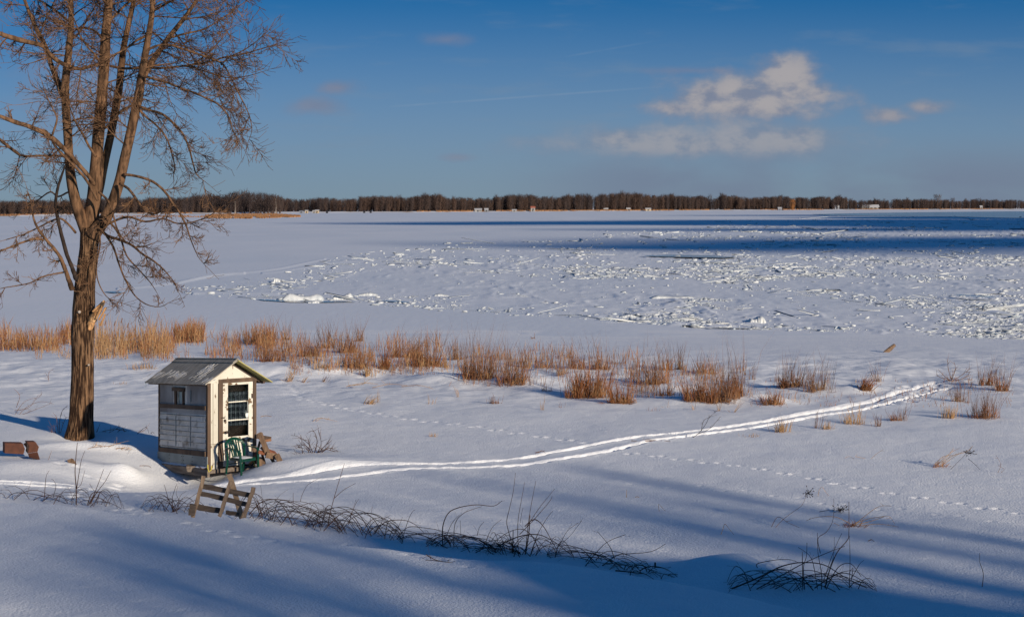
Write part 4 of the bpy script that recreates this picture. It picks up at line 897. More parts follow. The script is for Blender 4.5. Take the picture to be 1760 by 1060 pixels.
T = [
 (470,620,50,42,150,'rust','rust brown grass tuft right behind the shack roof'),
 (455,592,34,44,70,'rust','tall thin grass tuft at the back, above the shack roof'),
 (492,584,22,42,36,'stem','sparse grey stalks at the far edge right of the shack'),
 (533,612,42,52,120,'rust','first bushy rust tuft right of the shack'),
 (562,598,30,50,60,'stem','tall pale stalks behind the rust tufts, right of the shack'),
 (592,606,44,58,130,'rust','tall rust tuft with pointed tips, second cluster right of the shack'),
 (555,634,44,28,70,'straw','short tan tuft in front of the rust tufts right of the shack'),
 (615,586,28,36,44,'stem','small grey tuft standing alone at the far edge of the band'),
 (612,632,50,48,130,'rust','loose rust tuft with crossing stalks left of the dense column tuft'),
 (634,646,26,26,60,'straw','small straw coloured tuft at the front of the band'),
 (659,634,16,52,80,'dense','narrow dense rust column of grass'),
 (690,614,50,52,130,'rust','leaning reddish tuft behind the narrow column tuft'),
 (733,628,62,62,260,'rust','wide tall rust tuft, densest in the left half of the shore'),
 (768,632,20,24,30,'straw','small pale tuft just right of the widest dense tuft'),
 (790,618,40,50,90,'stem','grey brown tuft left of the tallest spiky tuft'),
 (824,650,62,84,240,'rust','tallest spiky rust tuft in the middle of the shore band'),
 (878,660,58,62,190,'rust','broad brown tuft right of the tallest spiky tuft'),
 (862,618,22,38,24,'stem','few straight stalks behind the broad brown tuft'),
 (905,632,30,50,44,'stem','thin tuft with two tall stalks right of the broad brown tuft'),
 (934,632,36,38,56,'rust','open tuft with a bent triangular stalk'),
 (940,672,20,16,40,'rust','tiny stubby rust tuft in the middle foreground of the band'),
 (965,644,22,40,30,'stem','thin upright tuft left of the big double tuft'),
 (995,634,34,58,70,'rust','tall tuft with seed heads behind the big double tuft'),
 (1032,634,40,52,110,'rust','bushy dark rust tuft behind the slumped tuft'),
 (977,684,9,30,22,'dense','narrow curled rust stub beside the big dense tuft'),
 (1012,682,72,74,300,'dense','biggest dense orange tuft of the middle'),
 (1066,692,46,46,220,'dense','slumped dense orange tuft right of the biggest one'),
 (1060,626,34,34,30,'stem','loose pale stalks above the slumped tuft'),
 (1122,660,58,74,150,'rust','tall rust tuft with bare gaps right of the slumped tuft'),
 (1146,636,24,50,60,'rust','dark topped bunch behind the gapped tuft'),
 (1141,680,32,30,60,'dense','low rust clump with blue shadow at its left'),
 (1172,635,24,52,50,'stem','slender grey tuft standing behind, left of the great tangle'),
 (1196,688,42,52,170,'dense','left half of the great rust tangle'),
 (1228,690,60,74,240,'rust','middle of the great rust tangle'),
 (1215,642,44,52,70,'rust','brown feathery tuft behind the great tangle'),
 (1262,682,38,98,150,'rust','tallest column at the right end of the great tangle'),
 (1294,652,20,34,14,'stem','few crossed stalks right of the great tangle'),
 (1328,694,46,34,170,'dense','round low orange mound of grass left of the footprints'),
 (1358,664,48,62,200,'rust','upright fan shaped rust tuft, left of a pair'),
 (1408,672,46,68,110,'stem','upright grey tuft with long curved stalks, right of a pair'),
 (1352,688,60,18,40,'straw','low pale scraps of grass under the fan shaped pair'),
 (1486,670,16,32,90,'dense','wedge shaped orange clump leaning beside the footprints'),
 (1510,656,18,44,26,'stem','thin straight grey stalks behind the wedge shaped clump'),
 (1698,662,28,50,90,'rust','twiggy rust tuft near the right edge, left of a pair'),
 (1723,672,22,56,80,'rust','rust tuft at the right edge of the photo'),
 (1690,718,54,62,170,'rust','bushy orange tuft at the right below the twiggy pair'),
 (1650,690,40,42,60,'stem','loose grey stalks left of the bushy right tuft'),
 (1632,718,34,34,80,'straw','short straw tuft left of the bushy right tuft'),
 (1541,722,26,32,70,'rust','compact rust tuft just right of the end of the track'),
 (1508,732,22,34,22,'stem','few grey stalks in front of the track'),
 (1470,728,40,36,80,'straw','straw tuft growing on the track edge'),
 (1424,737,32,22,70,'straw','low straw mound in front of the track'),
 (1345,742,34,30,80,'straw','straw tuft overhanging the middle of the bright track'),
 (1404,735,14,38,12,'stem','pair of thin stalks crossing the bright track'),
 (1287,750,40,12,40,'straw','flattened straw patch below the track'),
 (744,750,16,14,30,'straw','tiny straw tuft alone on open snow in the middle'),
 (634,694,18,26,44,'straw','small straw tuft leaning among fallen stalks'),
 (650,692,5,28,6,'straw','single straight straw stalk left of the fallen grass'),
 (740,694,12,20,10,'straw','tiny v shaped straw sprig'),
 (787,682,3,30,5,'straw','single slanting reed stump with a long shadow'),
 (851,693,24,18,50,'rust','small rust tuft with a long shadow on open snow'),
 (932,704,4,30,6,'straw','single straw stump in front of the biggest orange tuft'),
 (963,700,18,14,6,'stem','bent twig on open snow below the biggest orange tuft'),
 (1121,706,20,14,10,'stem','tiny grey sprig on open snow right of the slumped tuft'),
 (1148,700,6,20,5,'straw','two thin straw stalks below the low rust clump'),
 (1192,704,5,14,5,'straw','short straw stub below the great tangle'),
 (1236,706,6,22,8,'straw','straw stump right of the short stub below the great tangle'),
 (1261,708,6,26,6,'straw','leaning straw stalk below the tallest column'),
 (495,655,16,42,26,'straw','tall straw bunch leaning right beside the shack roof'),
 (520,656,30,24,20,'straw','low leaning straw stalks right of the shack'),
 (555,656,12,18,12,'stem','small dark sprig right of the leaning straw'),
 (205,660,30,10,26,'straw','low flattened straw left of the shack roof'),
 (240,634,50,18,90,'straw','flattened straw patch between the tree and the shack roof'),
 (262,634,8,26,8,'stem','small sprig poking from the flattened straw'),
 (38,604,24,10,20,'rust','small flat rust scrap at the left edge below the reeds'),
 (1135,826,16,5,14,'straw','tiny flat straw scrap on the shadowed slope'),
 (1450,905,10,8,6,'stem','tiny dark scrap near the arching straw clump'),
]
for t in T: tuft(*t[:7], lean=((.55, -.1) if 'leaning' in t[6] else (0, 0)), flop=.35 if ('flat' in t[6] or 'low' in t[6] or 'slumped' in t[6]) else 0.0)
def reed_bed(label, spans, m1, seed, n):
    mb = MB(); mb2 = MB(); GR.seed(seed)
    for i in range(n):
        a, b, c, d, h = GR.choice(spans); px = GR.uniform(a, b); t = GR.random(); py = c+(d-c)*t
        q = fbm(np.array(px*.035), np.array(py*.06), 200, 2)
        if q < -.10+GR.uniform(-.2, .2): continue
        g = G(px, py); hh = h*g.y/F*(.85+.7*float(q))*GR.uniform(.35, 1.1); w = g.y/F*.85
        dd = Vector((GR.gauss(0, .13), GR.gauss(0, .13), 1)).normalized()
        if GR.random() < .12: dd = Vector((GR.gauss(0, .8), GR.gauss(0, .5), .5)).normalized(); hh *= .6
        blade(mb if GR.random() < .72 else mb2, g-Vector((0, 0, .05)), dd, max(.1, hh), w*GR.uniform(.6, 1.2), Vector((GR.gauss(0, .25), GR.gauss(0, .2), -.1)))
    o = mb.build('reed_bed', m1); tag(o, label, 'reeds', kind='stuff')
    o2 = mb2.build('reed_bed', MT['straw'] if m1 is MT['rust'] else MT['rust']); tag(o2, label, 'reeds', kind='stuff')
reed_bed('thick band of dry rust brown reeds at the left end of the shore', [(-60,128,572,602,40),(-60,125,575,604,46)], MT['rust'], 1, 2300)
reed_bed('thin dry straw reeds on both sides of the tree trunk', [(160,290,578,612,48),(60,190,590,618,22),(165,290,590,618,34)], MT['straw'], 2, 1700)
reed_bed('tangled dry rust grass behind the shack roof', [(240,500,580,618,36),(300,350,575,590,40),(420,470,585,615,44),(240,510,592,624,22),(200,500,590,612,34)], MT['rust'], 3, 3400)
reed_bed('scattered thin dry grass between the big tufts', [(500,760,588,636,38),(500,1000,600,640,30),(500,760,610,645,18),(760,1100,612,664,34),(1080,1290,632,684,30),(1290,1740,655,700,14)], MT['rust'], 4, 5600)
mb = MB(); GR.seed(8)
for (x, y, h) in ((180,575,38),(196,574,36),(208,573,40),(219,575,34),(231,576,30),(96,566,18),(104,566,14)):
    g = G(x, y+22); h *= g.y/F; p = g+Vector((0, 0, h)); mb.tube([g, g+Vector((.02, 0, h*.6)), p+Vector((.05, 0, 0))], [.008, .007, .006], 4); mb.tube([p, p+Vector((.06, 0, .22))], [.026, .018], 5)
o = mb.build('cattails', MT['stem']); tag(o, 'cattail stalks with brown heads rising right of the tree trunk', 'cattail', kind='stuff')

# arching loose stalks, shrubs and brambles
def cane(mb, pts, r, side=0, sr=.5, rr=GR, sides=4):
    n = len(pts); P_ = rsmooth([(p[0], p[1], p[2], 0) for p in pts], 5) if n > 2 else [(p[0], p[1], p[2], 0) for p in pts]
    V = [Vector(p[:3]) for p in P_]; k = len(V); mb.tube(V, [max(r*(1-.6*i/(k-1)), .0028) for i in range(k)], sides, cap=False)
    for _ in range(side):
        i = rr.randrange(1, k-1) if k > 2 else 0; t = (V[i+1]-V[i]).normalized(); d = (t*.5+Vector((rr.gauss(0, .6), rr.gauss(0, .4), rr.uniform(-.3, .9)))).normalized(); L = sr*rr.uniform(.25, 1)
        mb.tube([V[i], V[i]+d*L*.5, V[i]+d*L+Vector((0, 0, rr.uniform(-.1, .1)*L))], [r*.5, r*.4, .002], 3, cap=False)
def pxcane(mb, pts, r, D, dj=.15, side=0, sr=.15, rr=GR):
    D0 = D; q = []
    for i, (a, b) in enumerate(pts): q.append(P(a, b, D0+rr.uniform(-dj, dj)*(i > 0)))
    cane(mb, q, r, side, sr, rr)
BRR = random.Random(5)
def bramble(name, label, x0, x1, ybase, n, hpx, explicit=(), uprights=(), seed=1, group='bramble clumps along the bank', mt='brush', wid=(60, 190), dd=None):
    rr = random.Random(seed); root = None; canes = MB(); tw = MB()
    yb = lambda x: np.interp(x, [p[0] for p in ybase], [p[1] for p in ybase])
    cx = (x0+x1)/2; c = G(cx, float(yb(cx))); D = dd or c.y
    root = empty('bramble', tuple(c)); tag(root, label, 'bramble', group); root_loc = Vector(c)
    for i in range(int(n*.62)):
        a = rr.uniform(x0, x1); w = rr.uniform(*wid)*rr.choice((-1, 1)); b = min(max(a+w, x0-20), x1+25)
        ga = G(a, float(yb(a))+rr.uniform(-4, 3)); gb = G(b, float(yb(b))+rr.uniform(-5, 3)); h = hpx*rr.uniform(.25, 1)*ga.y/F
        ga.y += rr.uniform(-.2, .35); gb.y += rr.uniform(-.2, .35)
        m = ga.lerp(gb, rr.uniform(.35, .6))+Vector((0, rr.uniform(-.2, .2), h))
        q1 = ga.lerp(m, .45)+Vector((0, 0, h*.28)); q2 = m.lerp(gb, .5)+Vector((0, 0, h*.22))
        pts = [ga-Vector((0, 0, .05)), q1, m, q2, gb] if rr.random() < .72 else [ga-Vector((0, 0, .05)), q1, m, q2]
        cane(canes, pts, rr.uniform(.004, .0085), 0, rr=rr); 
        if rr.random() < .9: cane(tw, pts, .0034, rr.randrange(1, 5), .22, rr)
    for (pts, r) in explicit: pxcane(canes, pts, r, D, .12, 0, rr=rr); pxcane(tw, pts, .003, D, .0, 5, .14, rr)
    for (pts, r) in uprights: pxcane(canes, pts, r, D, .05, 0, rr=rr)
    for nm, m_ in (('canes', canes), ('twigs', tw)):
        if m_.v:
            m_.v = [tuple(Vector(v)-root_loc) for v in m_.v]; m_.build(nm, MT[mt], root)
    return root
YB = [(0,854),(25,857),(90,866),(180,872),(270,880),(330,883),(400,886),(450,893),(550,908),(650,922),(750,938),(870,952),(960,956),(1050,975),(1130,990),(1200,1000),(1300,1008)]
YB2 = [(1240,1012),(1500,1012)]
YB1 = [(p[0], p[1]-2) for p in YB]
bramble('bramble', 'low bramble at the left edge of the bank with a few upright stems', 8, 92, YB1, 12, 18, [([(20,862),(40,846),(62,842),(84,850),(104,862)], .008)], [([(76,857),(78,830),(80,816),(85,808)], .008), ([(92,852),(96,836),(93,826),(88,823)], .006), ([(46,852),(50,838),(54,826)], .005), ([(24,855),(36,846),(48,837)], .006)], 1)
bramble('bramble', 'bramble clump with two tall crossing stems left of the pallet', 96, 188, YB1, 26, 26, [([(92,866),(104,848),(126,846),(150,852)], .009), ([(150,868),(158,848),(172,846),(184,858),(190,870)], .009)],
        [([(131,868),(131,840),(129,810),(131,780),(133,760)], .013), ([(132,838),(136,812),(140,790),(146,774)], .008), ([(132,839),(139,832),(143,818),(146,808)], .007), ([(152,868),(162,848),(170,828),(178,806)], .010), ([(155,866),(166,846),(180,828),(191,808)], .009), ([(165,846),(158,838),(154,830)], .005)], 2, wid=(20, 80))
bramble('bramble', 'spiky bramble just left of the pallet', 262, 332, YB1, 34, 26, [([(256,878),(270,864),(288,860),(300,864)], .007)],
        [([(300,880),(291,862),(286,845),(282,832)], .008), ([(298,880),(296,858),(300,842),(304,831)], .007), ([(300,878),(308,862),(303,848),(306,834)], .006), ([(302,878),(310,852),(320,844)], .005), ([(304,876),(320,860),(340,846)], .006), ([(290,878),(272,858),(274,850)], .006)], 3, wid=(20, 70))
bramble('bramble', 'long dense tangle of brambles right of the pallet', 425, 560, YB, 75, 40, [([(428,884),(450,862),(480,858),(510,866),(540,880),(560,896)], .010)],
        [([(562,916),(566,888),(574,856),(584,822),(592,796)], .010), ([(574,856),(590,842),(600,836),(611,830)], .006), ([(516,862),(520,848),(530,832),(551,820)], .006), ([(470,866),(480,852),(496,840)], .005), ([(504,864),(504,846)], .005), ([(452,876),(450,850),(448,834)], .004)], 4)
bramble('bramble', 'arching bramble tangle between the two tall stem groups', 545, 668, YB, 58, 40, [([(556,912),(590,880),(618,890),(644,912)], .009), ([(640,922),(660,898),(690,893),(712,900),(732,918)], .009)],
        [([(600,900),(604,880),(612,858)], .005), ([(636,900),(638,882),(640,870)], .004), ([(598,902),(610,868),(617,857)], .006)], 5)
bramble('bramble', 'thin low brambles with two slanting stems, bank centre', 668, 780, YB, 22, 24, [([(682,926),(700,906),(724,906),(760,912),(800,926)], .008)], [([(671,928),(684,906),(692,888)], .007), ([(692,926),(700,898),(708,880),(714,875)], .006)], 6)
bramble('bramble', 'bramble with a long twig arching right over the snow', 752, 870, YB, 44, 26, [([(761,936),(761,905),(770,882),(788,872),(818,867),(848,869),(863,860)], .011), ([(780,938),(782,900),(796,882),(815,874),(828,870)], .008), ([(764,930),(776,900),(790,884)], .006)],
        [([(835,930),(846,906),(862,892)], .006), ([(820,920),(824,906),(832,896)], .006), ([(792,920),(791,894)], .004)], 7)
bramble('bramble', 'clump with three tall straight stems above the bank', 858, 962, YB, 46, 34, [([(902,904),(918,892),(934,904),(950,932),(964,954)], .010), ([(856,938),(890,922),(924,918),(952,930),(978,950),(990,960)], .010)],
        [([(884,950),(874,912),(871,895),(876,872),(882,845),(886,812)], .008), ([(891,952),(890,900),(896,860),(902,828)], .008), ([(903,950),(908,900),(914,862),(921,826)], .009), ([(881,950),(882,910)], .016), ([(903,952),(909,915),(911,885)], .017), ([(905,905),(925,875),(940,856),(953,840)], .007), ([(893,918),(918,892),(944,862),(949,852)], .007), ([(913,952),(924,918),(940,890),(950,878)], .006), ([(894,898),(897,880),(899,872)], .004)], 8, wid=(30, 120))
bramble('bramble', 'crossing curved stems low on the right end of the bank', 960, 1110, YB, 26, 22, [([(998,984),(1014,962),(1042,932),(1075,918)], .009), ([(1056,960),(1050,942),(1040,928),(1027,913)], .007), ([(1030,976),(1060,954),(1082,951),(1108,949),(1125,945),(1144,934)], .008), ([(960,938),(980,920),(1000,894)], .005), ([(962,936),(975,912),(994,898)], .005)],
        [([(1076,956),(1078,945)], .003), ([(1072,955),(1070,946)], .003)], 9)
bramble('bramble', 'small dark knot of canes with a long arc beside the snowdrift', 1070, 1150, YB, 20, 16, [([(1048,978),(1062,966),(1078,966),(1090,980)], .008), ([(1100,980),(1112,974),(1128,973),(1146,978),(1172,994)], .010), ([(1058,980),(1080,982),(1112,986)], .012), ([(1084,982),(1082,994),(1080,1010)], .008)], [], 10, wid=(20, 60))
mb = MB(); a = P(1126, 974, 26.0); mb.tube([a, a+Vector((0, 0, .07))], .013, 6); o = mb.build('cane_stub', MT['darktwig']); tag(o, 'short black stub sticking up from the arched cane by the snowdrift', 'stub')
bramble('bramble', 'large black thorny bush at the bottom right edge', 1270, 1480, YB2, 46, 34,
        [([(1398,1014),(1370,985),(1330,978),(1300,1000)], .008), ([(1420,1012),(1440,975),(1462,968),(1480,990)], .008), ([(1400,1010),(1440,985),(1470,990),(1500,1012)], .009), ([(1375,1014),(1350,980),(1310,985)], .006), ([(1405,1012),(1395,960),(1372,940)], .006), ([(1250,1014),(1290,998),(1320,984),(1345,972),(1378,966),(1416,970),(1450,990),(1490,1010)], .013), ([(1302,975),(1302,968),(1330,962),(1356,961),(1372,966)], .007), ([(1300,1012),(1340,990),(1380,968),(1420,950),(1452,938)], .009), ([(1290,1010),(1320,985),(1350,975)], .007), ([(1475,1000),(1482,996),(1500,1008)], .006)],
        [([(1383,1012),(1381,975),(1386,955),(1387,932)], .010), ([(1380,1012),(1379,960),(1379,948)], .011), ([(1412,1012),(1412,985),(1406,950),(1405,915)], .009), ([(1410,950),(1406,925),(1420,914),(1430,898),(1433,880),(1433,856)], .007), ([(1418,1010),(1424,985),(1438,950),(1456,928),(1459,915),(1459,862)], .010), ([(1460,1010),(1461,960),(1460,920)], .007), ([(1415,1000),(1428,960),(1440,930),(1447,916)], .006), ([(1463,994),(1472,978),(1478,968),(1485,962)], .007), ([(1463,996),(1466,975),(1459,985)], .006), ([(1420,985),(1432,958),(1434,922)], .005)], 11, wid=(60, 210), dd=27.0)
bramble('bramble', 'single thin bent stem at the bottom right corner', 1678, 1690, [(1600, 1012), (1740, 1012)], 1, 4, [], [([(1688,1008),(1690,985),(1684,965),(1684,950)], .008)], 12, wid=(4, 8), dd=27.0)
bramble('bramble', 'two fallen dark twigs lying on the blue shaded bank', 732, 770, [(700, 962), (800, 965)], 2, 4, [([(732,952),(750,962),(775,966),(782,965)], .007), ([(712,966),(738,962),(768,966)], .007), ([(770,962),(776,970)], .004)], [], 13, wid=(10, 30))
# loose weeds on the slope
def weed(label, px, py, paths, r, m='stem', cat='weed', seed=3, tuftn=0, head=None, side=2, sr=.12):
    rr = random.Random(seed); c = G(px, py); D = c.y; root = empty('weed', tuple(c)); tag(root, label, cat); mb = MB()
    for p in paths: pxcane(mb, p, r, D, .12, side, sr, rr)
    mb.v = [tuple(Vector(v)-c) for v in mb.v]; mb.build('stems', MT[m], root)
    if head:
        hb = MB(); h = P(head[0], head[1], D)-c
        for _ in range(head[2]):
            d = Vector((rr.gauss(0, 1), rr.gauss(0, 1), rr.gauss(.3, .7))).normalized()*rr.uniform(.04, head[3]); hb.tube([h, h+d*.7, h+d], [.004, .003, .002], 3, cap=False); hb.tube([h+d*.9, h+d*1.1], [.010, .006], 4)
        hb.build('seed_head', MT['darktwig'], root)
    if tuftn:
        tuft_mesh('blades', tuple(c), .35, .30, tuftn, MT['rust'], (.5, 0), .4, .012, parent=root, flop=.3)
    return root
weed('tall bent weed with a round dry seed head', 1333, 906, [[(1333,906),(1345,893),(1362,880),(1378,868),(1384,856),(1389,848)], [(1326,905),(1337,888),(1355,898),(1374,906)]], .006, 'stem', head=(1389, 847, 22, .14), seed=1)
weed('flat dark dry umbel lying on the shaded snow', 1412, 880, [[(1408,879),(1425,876),(1436,876),(1450,880)], [(1432,888),(1434,872)]], .005, 'darktwig', head=(1442, 876, 30, .20), seed=2)
weed('arching straw coloured clump right of the tall bent weed', 1468, 905, [[(1462,905),(1480,892),(1500,876),(1515,869),(1532,869)], [(1462,904),(1485,893),(1510,888),(1528,887),(1538,900)], [(1470,902),(1500,894),(1522,886)], [(1462,900),(1440,889),(1420,887),(1400,889),(1386,894)], [(1480,903),(1510,900),(1545,905)], [(1458,906),(1446,904),(1434,898)]], .007, 'straw', tuftn=90, seed=3)
weed('brown straw clump leaning right near the right edge', 1612, 802, [[(1608,801),(1625,785),(1640,774),(1650,770)], [(1612,802),(1635,784),(1660,776),(1672,766)], [(1608,800),(1625,788),(1638,771)], [(1614,803),(1632,790),(1655,775)], [(1606,798),(1622,784),(1640,782)]], .008, 'straw', tuftn=60, seed=4)
weed('dark seed stalk drooping over the leaning straw clump', 1635, 806, [[(1633,807),(1650,790),(1664,776),(1671,768)], [(1664,788),(1676,798),(1695,819)]], .005, 'darktwig', head=(1666, 779, 24, .16), seed=5)
weed('folded straw stalk shaped like an upturned v', 1406, 852, [[(1406,852),(1408,842),(1413,837),(1419,845),(1426,853)]], .006, 'straw', side=0)
weed('folded reddish stalk standing on the slope, left of the bush', 1239, 918, [[(1239,918),(1243,907),(1246,900),(1253,908),(1262,919)]], .006, 'torn', side=0)
weed('lone upright straw bud on the shaded slope', 1077, 854, [[(1077,855),(1077,841)], [(1088,856),(1096,853),(1104,860)]], .007, 'straw', side=1)
weed('thin straw sprig arching on the shaded slope', 1133, 878, [[(1133,878),(1132,866),(1138,872),(1146,880)], [(1140,884),(1152,882),(1164,886)]], .004, 'straw', side=1)
weed('dark twig lying across the near end of the track', 1195, 752, [[(1184,756),(1200,745),(1212,730),(1220,716),(1232,706)], [(1200,745),(1220,736),(1238,716)], [(1206,740),(1210,722),(1232,712)]], .008, 'darktwig', side=4, seed=6)
weed('fallen brown twigs lying along the track', 1110, 757, [[(1085,757),(1105,758),(1130,757),(1152,758)], [(1090,760),(1115,755),(1140,760)], [(1100,761),(1120,759)]], .010, 'stem', side=4, seed=7)
weed('short dark twig on the far side of the track', 930, 778, [[(918,779),(926,776),(937,774)], [(924,778),(932,773)]], .009, 'stem', side=1)
weed('brown curly shrub on open snow right of the broken chair', 540, 778, [[(538,779),(530,762),(512,750),(500,748)], [(540,779),(545,758),(540,742),(532,741)], [(545,779),(552,762),(548,744)], [(536,779),(525,765),(510,765)], [(548,778),(560,764),(568,758)], [(530,780),(515,782),(498,786)], [(552,778),(565,770),(580,774)], [(545,778),(560,772),(576,776)], [(520,780),(518,768),(508,770)], [(530,778),(532,760),(524,755)]], .011, 'brush', side=9, sr=.28, seed=8)
weed('small grey shrub where the track fades out', 1635, 655, [[(1636,655),(1630,635),(1628,616)], [(1634,655),(1622,645),(1612,634)], [(1636,652),(1642,634),(1640,622)], [(1636,655),(1652,645),(1668,633)], [(1638,656),(1655,650),(1669,644)], [(1640,657),(1660,654),(1672,652)], [(1634,655),(1620,650),(1610,645)]], .012, 'stem', side=9, sr=.35, seed=9)
weed('tiny reddish scrap on the slope right of the bush', 1498, 930, [[(1492,929),(1498,927),(1503,930)]], .008, 'old' if 'old' in MT else 'stem', side=3, sr=.05)
weed('long fallen straw stalks on snow right of the shack', 470, 690, [[(440,722),(455,718),(475,722)]], .007, 'straw', side=3, sr=.2)
weed('low arch of straw beside the shack door frame', 450, 716, [[(442,718),(456,714),(470,717),(484,725)], [(442,722),(460,719),(480,722)]], .008, 'straw', side=1)
weed('low tan arch of grass on open snow above the curly shrub', 550, 724, [[(536,725),(548,718),(562,720),(580,724)], [(540,726),(552,719),(568,720)]], .008, 'straw', side=1)
weed('fallen straw stalks scattered in front of the shore tufts', 660, 668, [[(595,664),(625,658),(650,660)], [(640,666),(670,660),(700,662)], [(670,684),(700,676),(720,682)], [(600,662),(622,660),(640,648)], [(690,664),(720,662),(745,668)]], .010, 'straw', side=4, sr=.3, seed=11)
weed('curved bare weed stems left of the tree', 60, 712, [[(28,718),(45,700),(70,690),(92,694)], [(26,712),(42,690),(66,682),(72,676)], [(25,705),(50,700),(66,678)], [(28,700),(34,680),(24,668)], [(30,715),(60,704),(90,692)]], .007, 'stem', side=5, sr=.25, head=None, seed=12)
weed('dead weed stalk close to the left side of the tree base', 102, 744, [[(102,745),(103,720),(108,704),(116,698)], [(100,745),(98,725),(96,712)], [(104,744),(108,730),(114,716)], [(96,746),(92,730)], [(88,746),(90,736),(86,728)]], .009, 'stem', side=6, sr=.2, seed=13)
weed('fallen twigs on the snow right of the tree base', 200, 742, [[(162,748),(180,740),(205,738),(225,744),(240,748)], [(170,748),(190,742),(206,732)], [(165,746),(172,728)], [(232,748),(242,742),(252,736)], [(200,744),(210,736),(214,742)]], .009, 'stem', side=8, sr=.2, seed=14)
weed('dry straw wisps draped over the bright snow mound', 200, 772, [[(142,775),(160,768),(185,766),(205,762)], [(170,776),(195,764),(222,757)], [(200,770),(215,770),(225,778)], [(205,778),(214,768),(228,772)], [(150,772),(168,764),(176,768)]], .008, 'straw', side=6, sr=.2, seed=15)
weed('small bare twig standing between tree and reeds', 82, 655, [[(83,656),(84,640),(92,634)], [(84,652),(78,640)]], .007, 'stem', side=3, sr=.2)
weed('two thin twigs on snow near the rear corner of the shack', 250, 745, [[(232,749),(244,738),(252,734),(256,745)], [(258,748),(262,742),(268,748)]], .008, 'darktwig', side=1)
weed('thin twigs lying in front of the rear skid', 290, 806, [[(240,800),(255,800),(262,806)], [(296,812),(302,802),(306,796)]], .007, 'stem', side=1)
weed('lone twig standing between the rusty block and the leaf', 85, 790, [[(82,794),(86,782),(89,774)]], .007, 'stem', side=0)
weed('thin grey sprig on the far snow in front of the broken ice', 917, 582, [[(910,583),(918,580),(920,582)], [(918,583),(919,572)], [(916,583),(912,578)]], .018, 'stem', side=1, sr=.3)
weed('faint weed stems near the right edge below the leaning straw', 1718, 812, [[(1715,812),(1720,798),(1712,782)], [(1720,812),(1726,806),(1716,800)]], .005, 'stem', side=2)
weed('thin arching stems on the snow left of the leaning straw', 1480, 788, [[(1495,790),(1506,780),(1518,772)], [(1445,792),(1458,784),(1468,788)], [(1470,784),(1490,788)]], .0045, 'straw', side=1)

# ------------------------------------------------------------------ far shore
def far_z(d): return ICE
SH = [(-300, 950), (25, 985), (200, 1150), (345, 1250), (520, 1420), (700, 1480), (900, 1650), (1100, 1850), (1300, 2050), (1500, 2250), (1735, 2450), (2100, 2700)]
def shore_d(px): return float(np.interp(px, [s[0] for s in SH], [s[1] for s in SH]))
pxs = np.linspace(-600, 2300, 260); tt = np.r_[np.linspace(0, 1, 12), [2, 4, 8, 16, 30, 60]]
X = np.zeros((len(tt), len(pxs))); Y = X.copy(); Z = X.copy()
for j, p in enumerate(pxs):
    d0 = shore_d(p)+float(18*fbm(np.array(p*.02), np.array(1.0), 300, 3))
    for i, t in enumerate(tt): d = d0+t*28; X[i, j] = (p-CX)/F*d; Y[i, j] = d; Z[i, j] = ICE-.3+min(1, t)*1.1+(t > 1)*.02*(t-1)+.25*float(fbm(np.array(p*.05), np.array(t*1.0), 301, 3))*min(1, t*2)
tag(gridmesh('far_shore', X, Y, Z, MT['farland']), kind='structure')
def far_tree(seed, H, wd, ntw, pine=False):
    rr = random.Random(seed); V = []; T3 = []
    def tri(a, b, c): n = len(V); V.extend([a, b, c]); T3.append((n, n+1, n+2))
    def stick(a, b, w):
        a = Vector(a); b = Vector(b); s = Vector((rr.uniform(-1, 1), rr.uniform(-1, 1), 0)); s = s.normalized()*w/2 if s.length > .01 else Vector((w/2, 0, 0))
        n = len(V); q = (b-a).cross(s).normalized()*w/2; V.extend([a+s, a-s*.5+q, a-s*.5-q, b]); T3.extend([(n, n+1, n+3), (n+1, n+2, n+3), (n+2, n, n+3)])
    stick((0, 0, -1), (rr.gauss(0, .3), rr.gauss(0, .3), H*.95), .75)
    for i in range(ntw):
        a = rr.uniform(0, 2*math.pi); u = rr.random(); z = H*(.06+.84*u); rad = wd/2*max(.15, math.sin(math.pi*min(1, .12+.80*(1-u)**.9)))**.6*rr.random()**.5
        c = Vector((math.cos(a)*rad*.55, math.sin(a)*rad*.55, z)); o = Vector((math.cos(a)*rr.uniform(.3, 1.2), math.sin(a)*rr.uniform(.3, 1.2), rr.uniform(.7, 1.8))).normalized()
        stick(c, c+o*rr.uniform(1.6, 4.0)*H/15, rr.uniform(.10, .24)*H/15*(1.2 if ntw < 200 else 1))
        if i < 10: stick((0, 0, H*.3*rr.random()+H*.15), c, .28)
    return np.array([tuple(v) for v in V]), np.array(T3)
TPL = [far_tree(500+i, 15, 5.5+i % 4, 150) for i in range(9)]
FR = random.Random(31)
def forest(name, label, plist, m):
    Vs = []; Ts = []; off = 0
    for (x, y, z, s, k, a, sz) in plist:
        v, t = TPL[k]; ca, sa = math.cos(a), math.sin(a)
        w = np.stack([(v[:, 0]*ca-v[:, 1]*sa)*s+x, (v[:, 0]*sa+v[:, 1]*ca)*s+y, v[:, 2]*s*sz+z], 1); Vs.append(w); Ts.append(t+off); off += len(v)
    o = npmesh(name, np.concatenate(Vs), np.concatenate(Ts), m); tag(o, label, 'wood', kind='stuff'); return o
HT = [(-200, 9), (25, 9), (150, 9), (250, 10.5), (330, 12), (484, 10.5), (600, 11.5), (720, 13.5), (820, 12.5), (900, 15), (960, 14), (1010, 17.5), (1080, 18), (1140, 16), (1200, 16), (1300, 15.5), (1380, 14.5), (1440, 15), (1500, 13), (1560, 14.5), (1640, 14), (1735, 13), (2000, 14)]
A = []; B = []
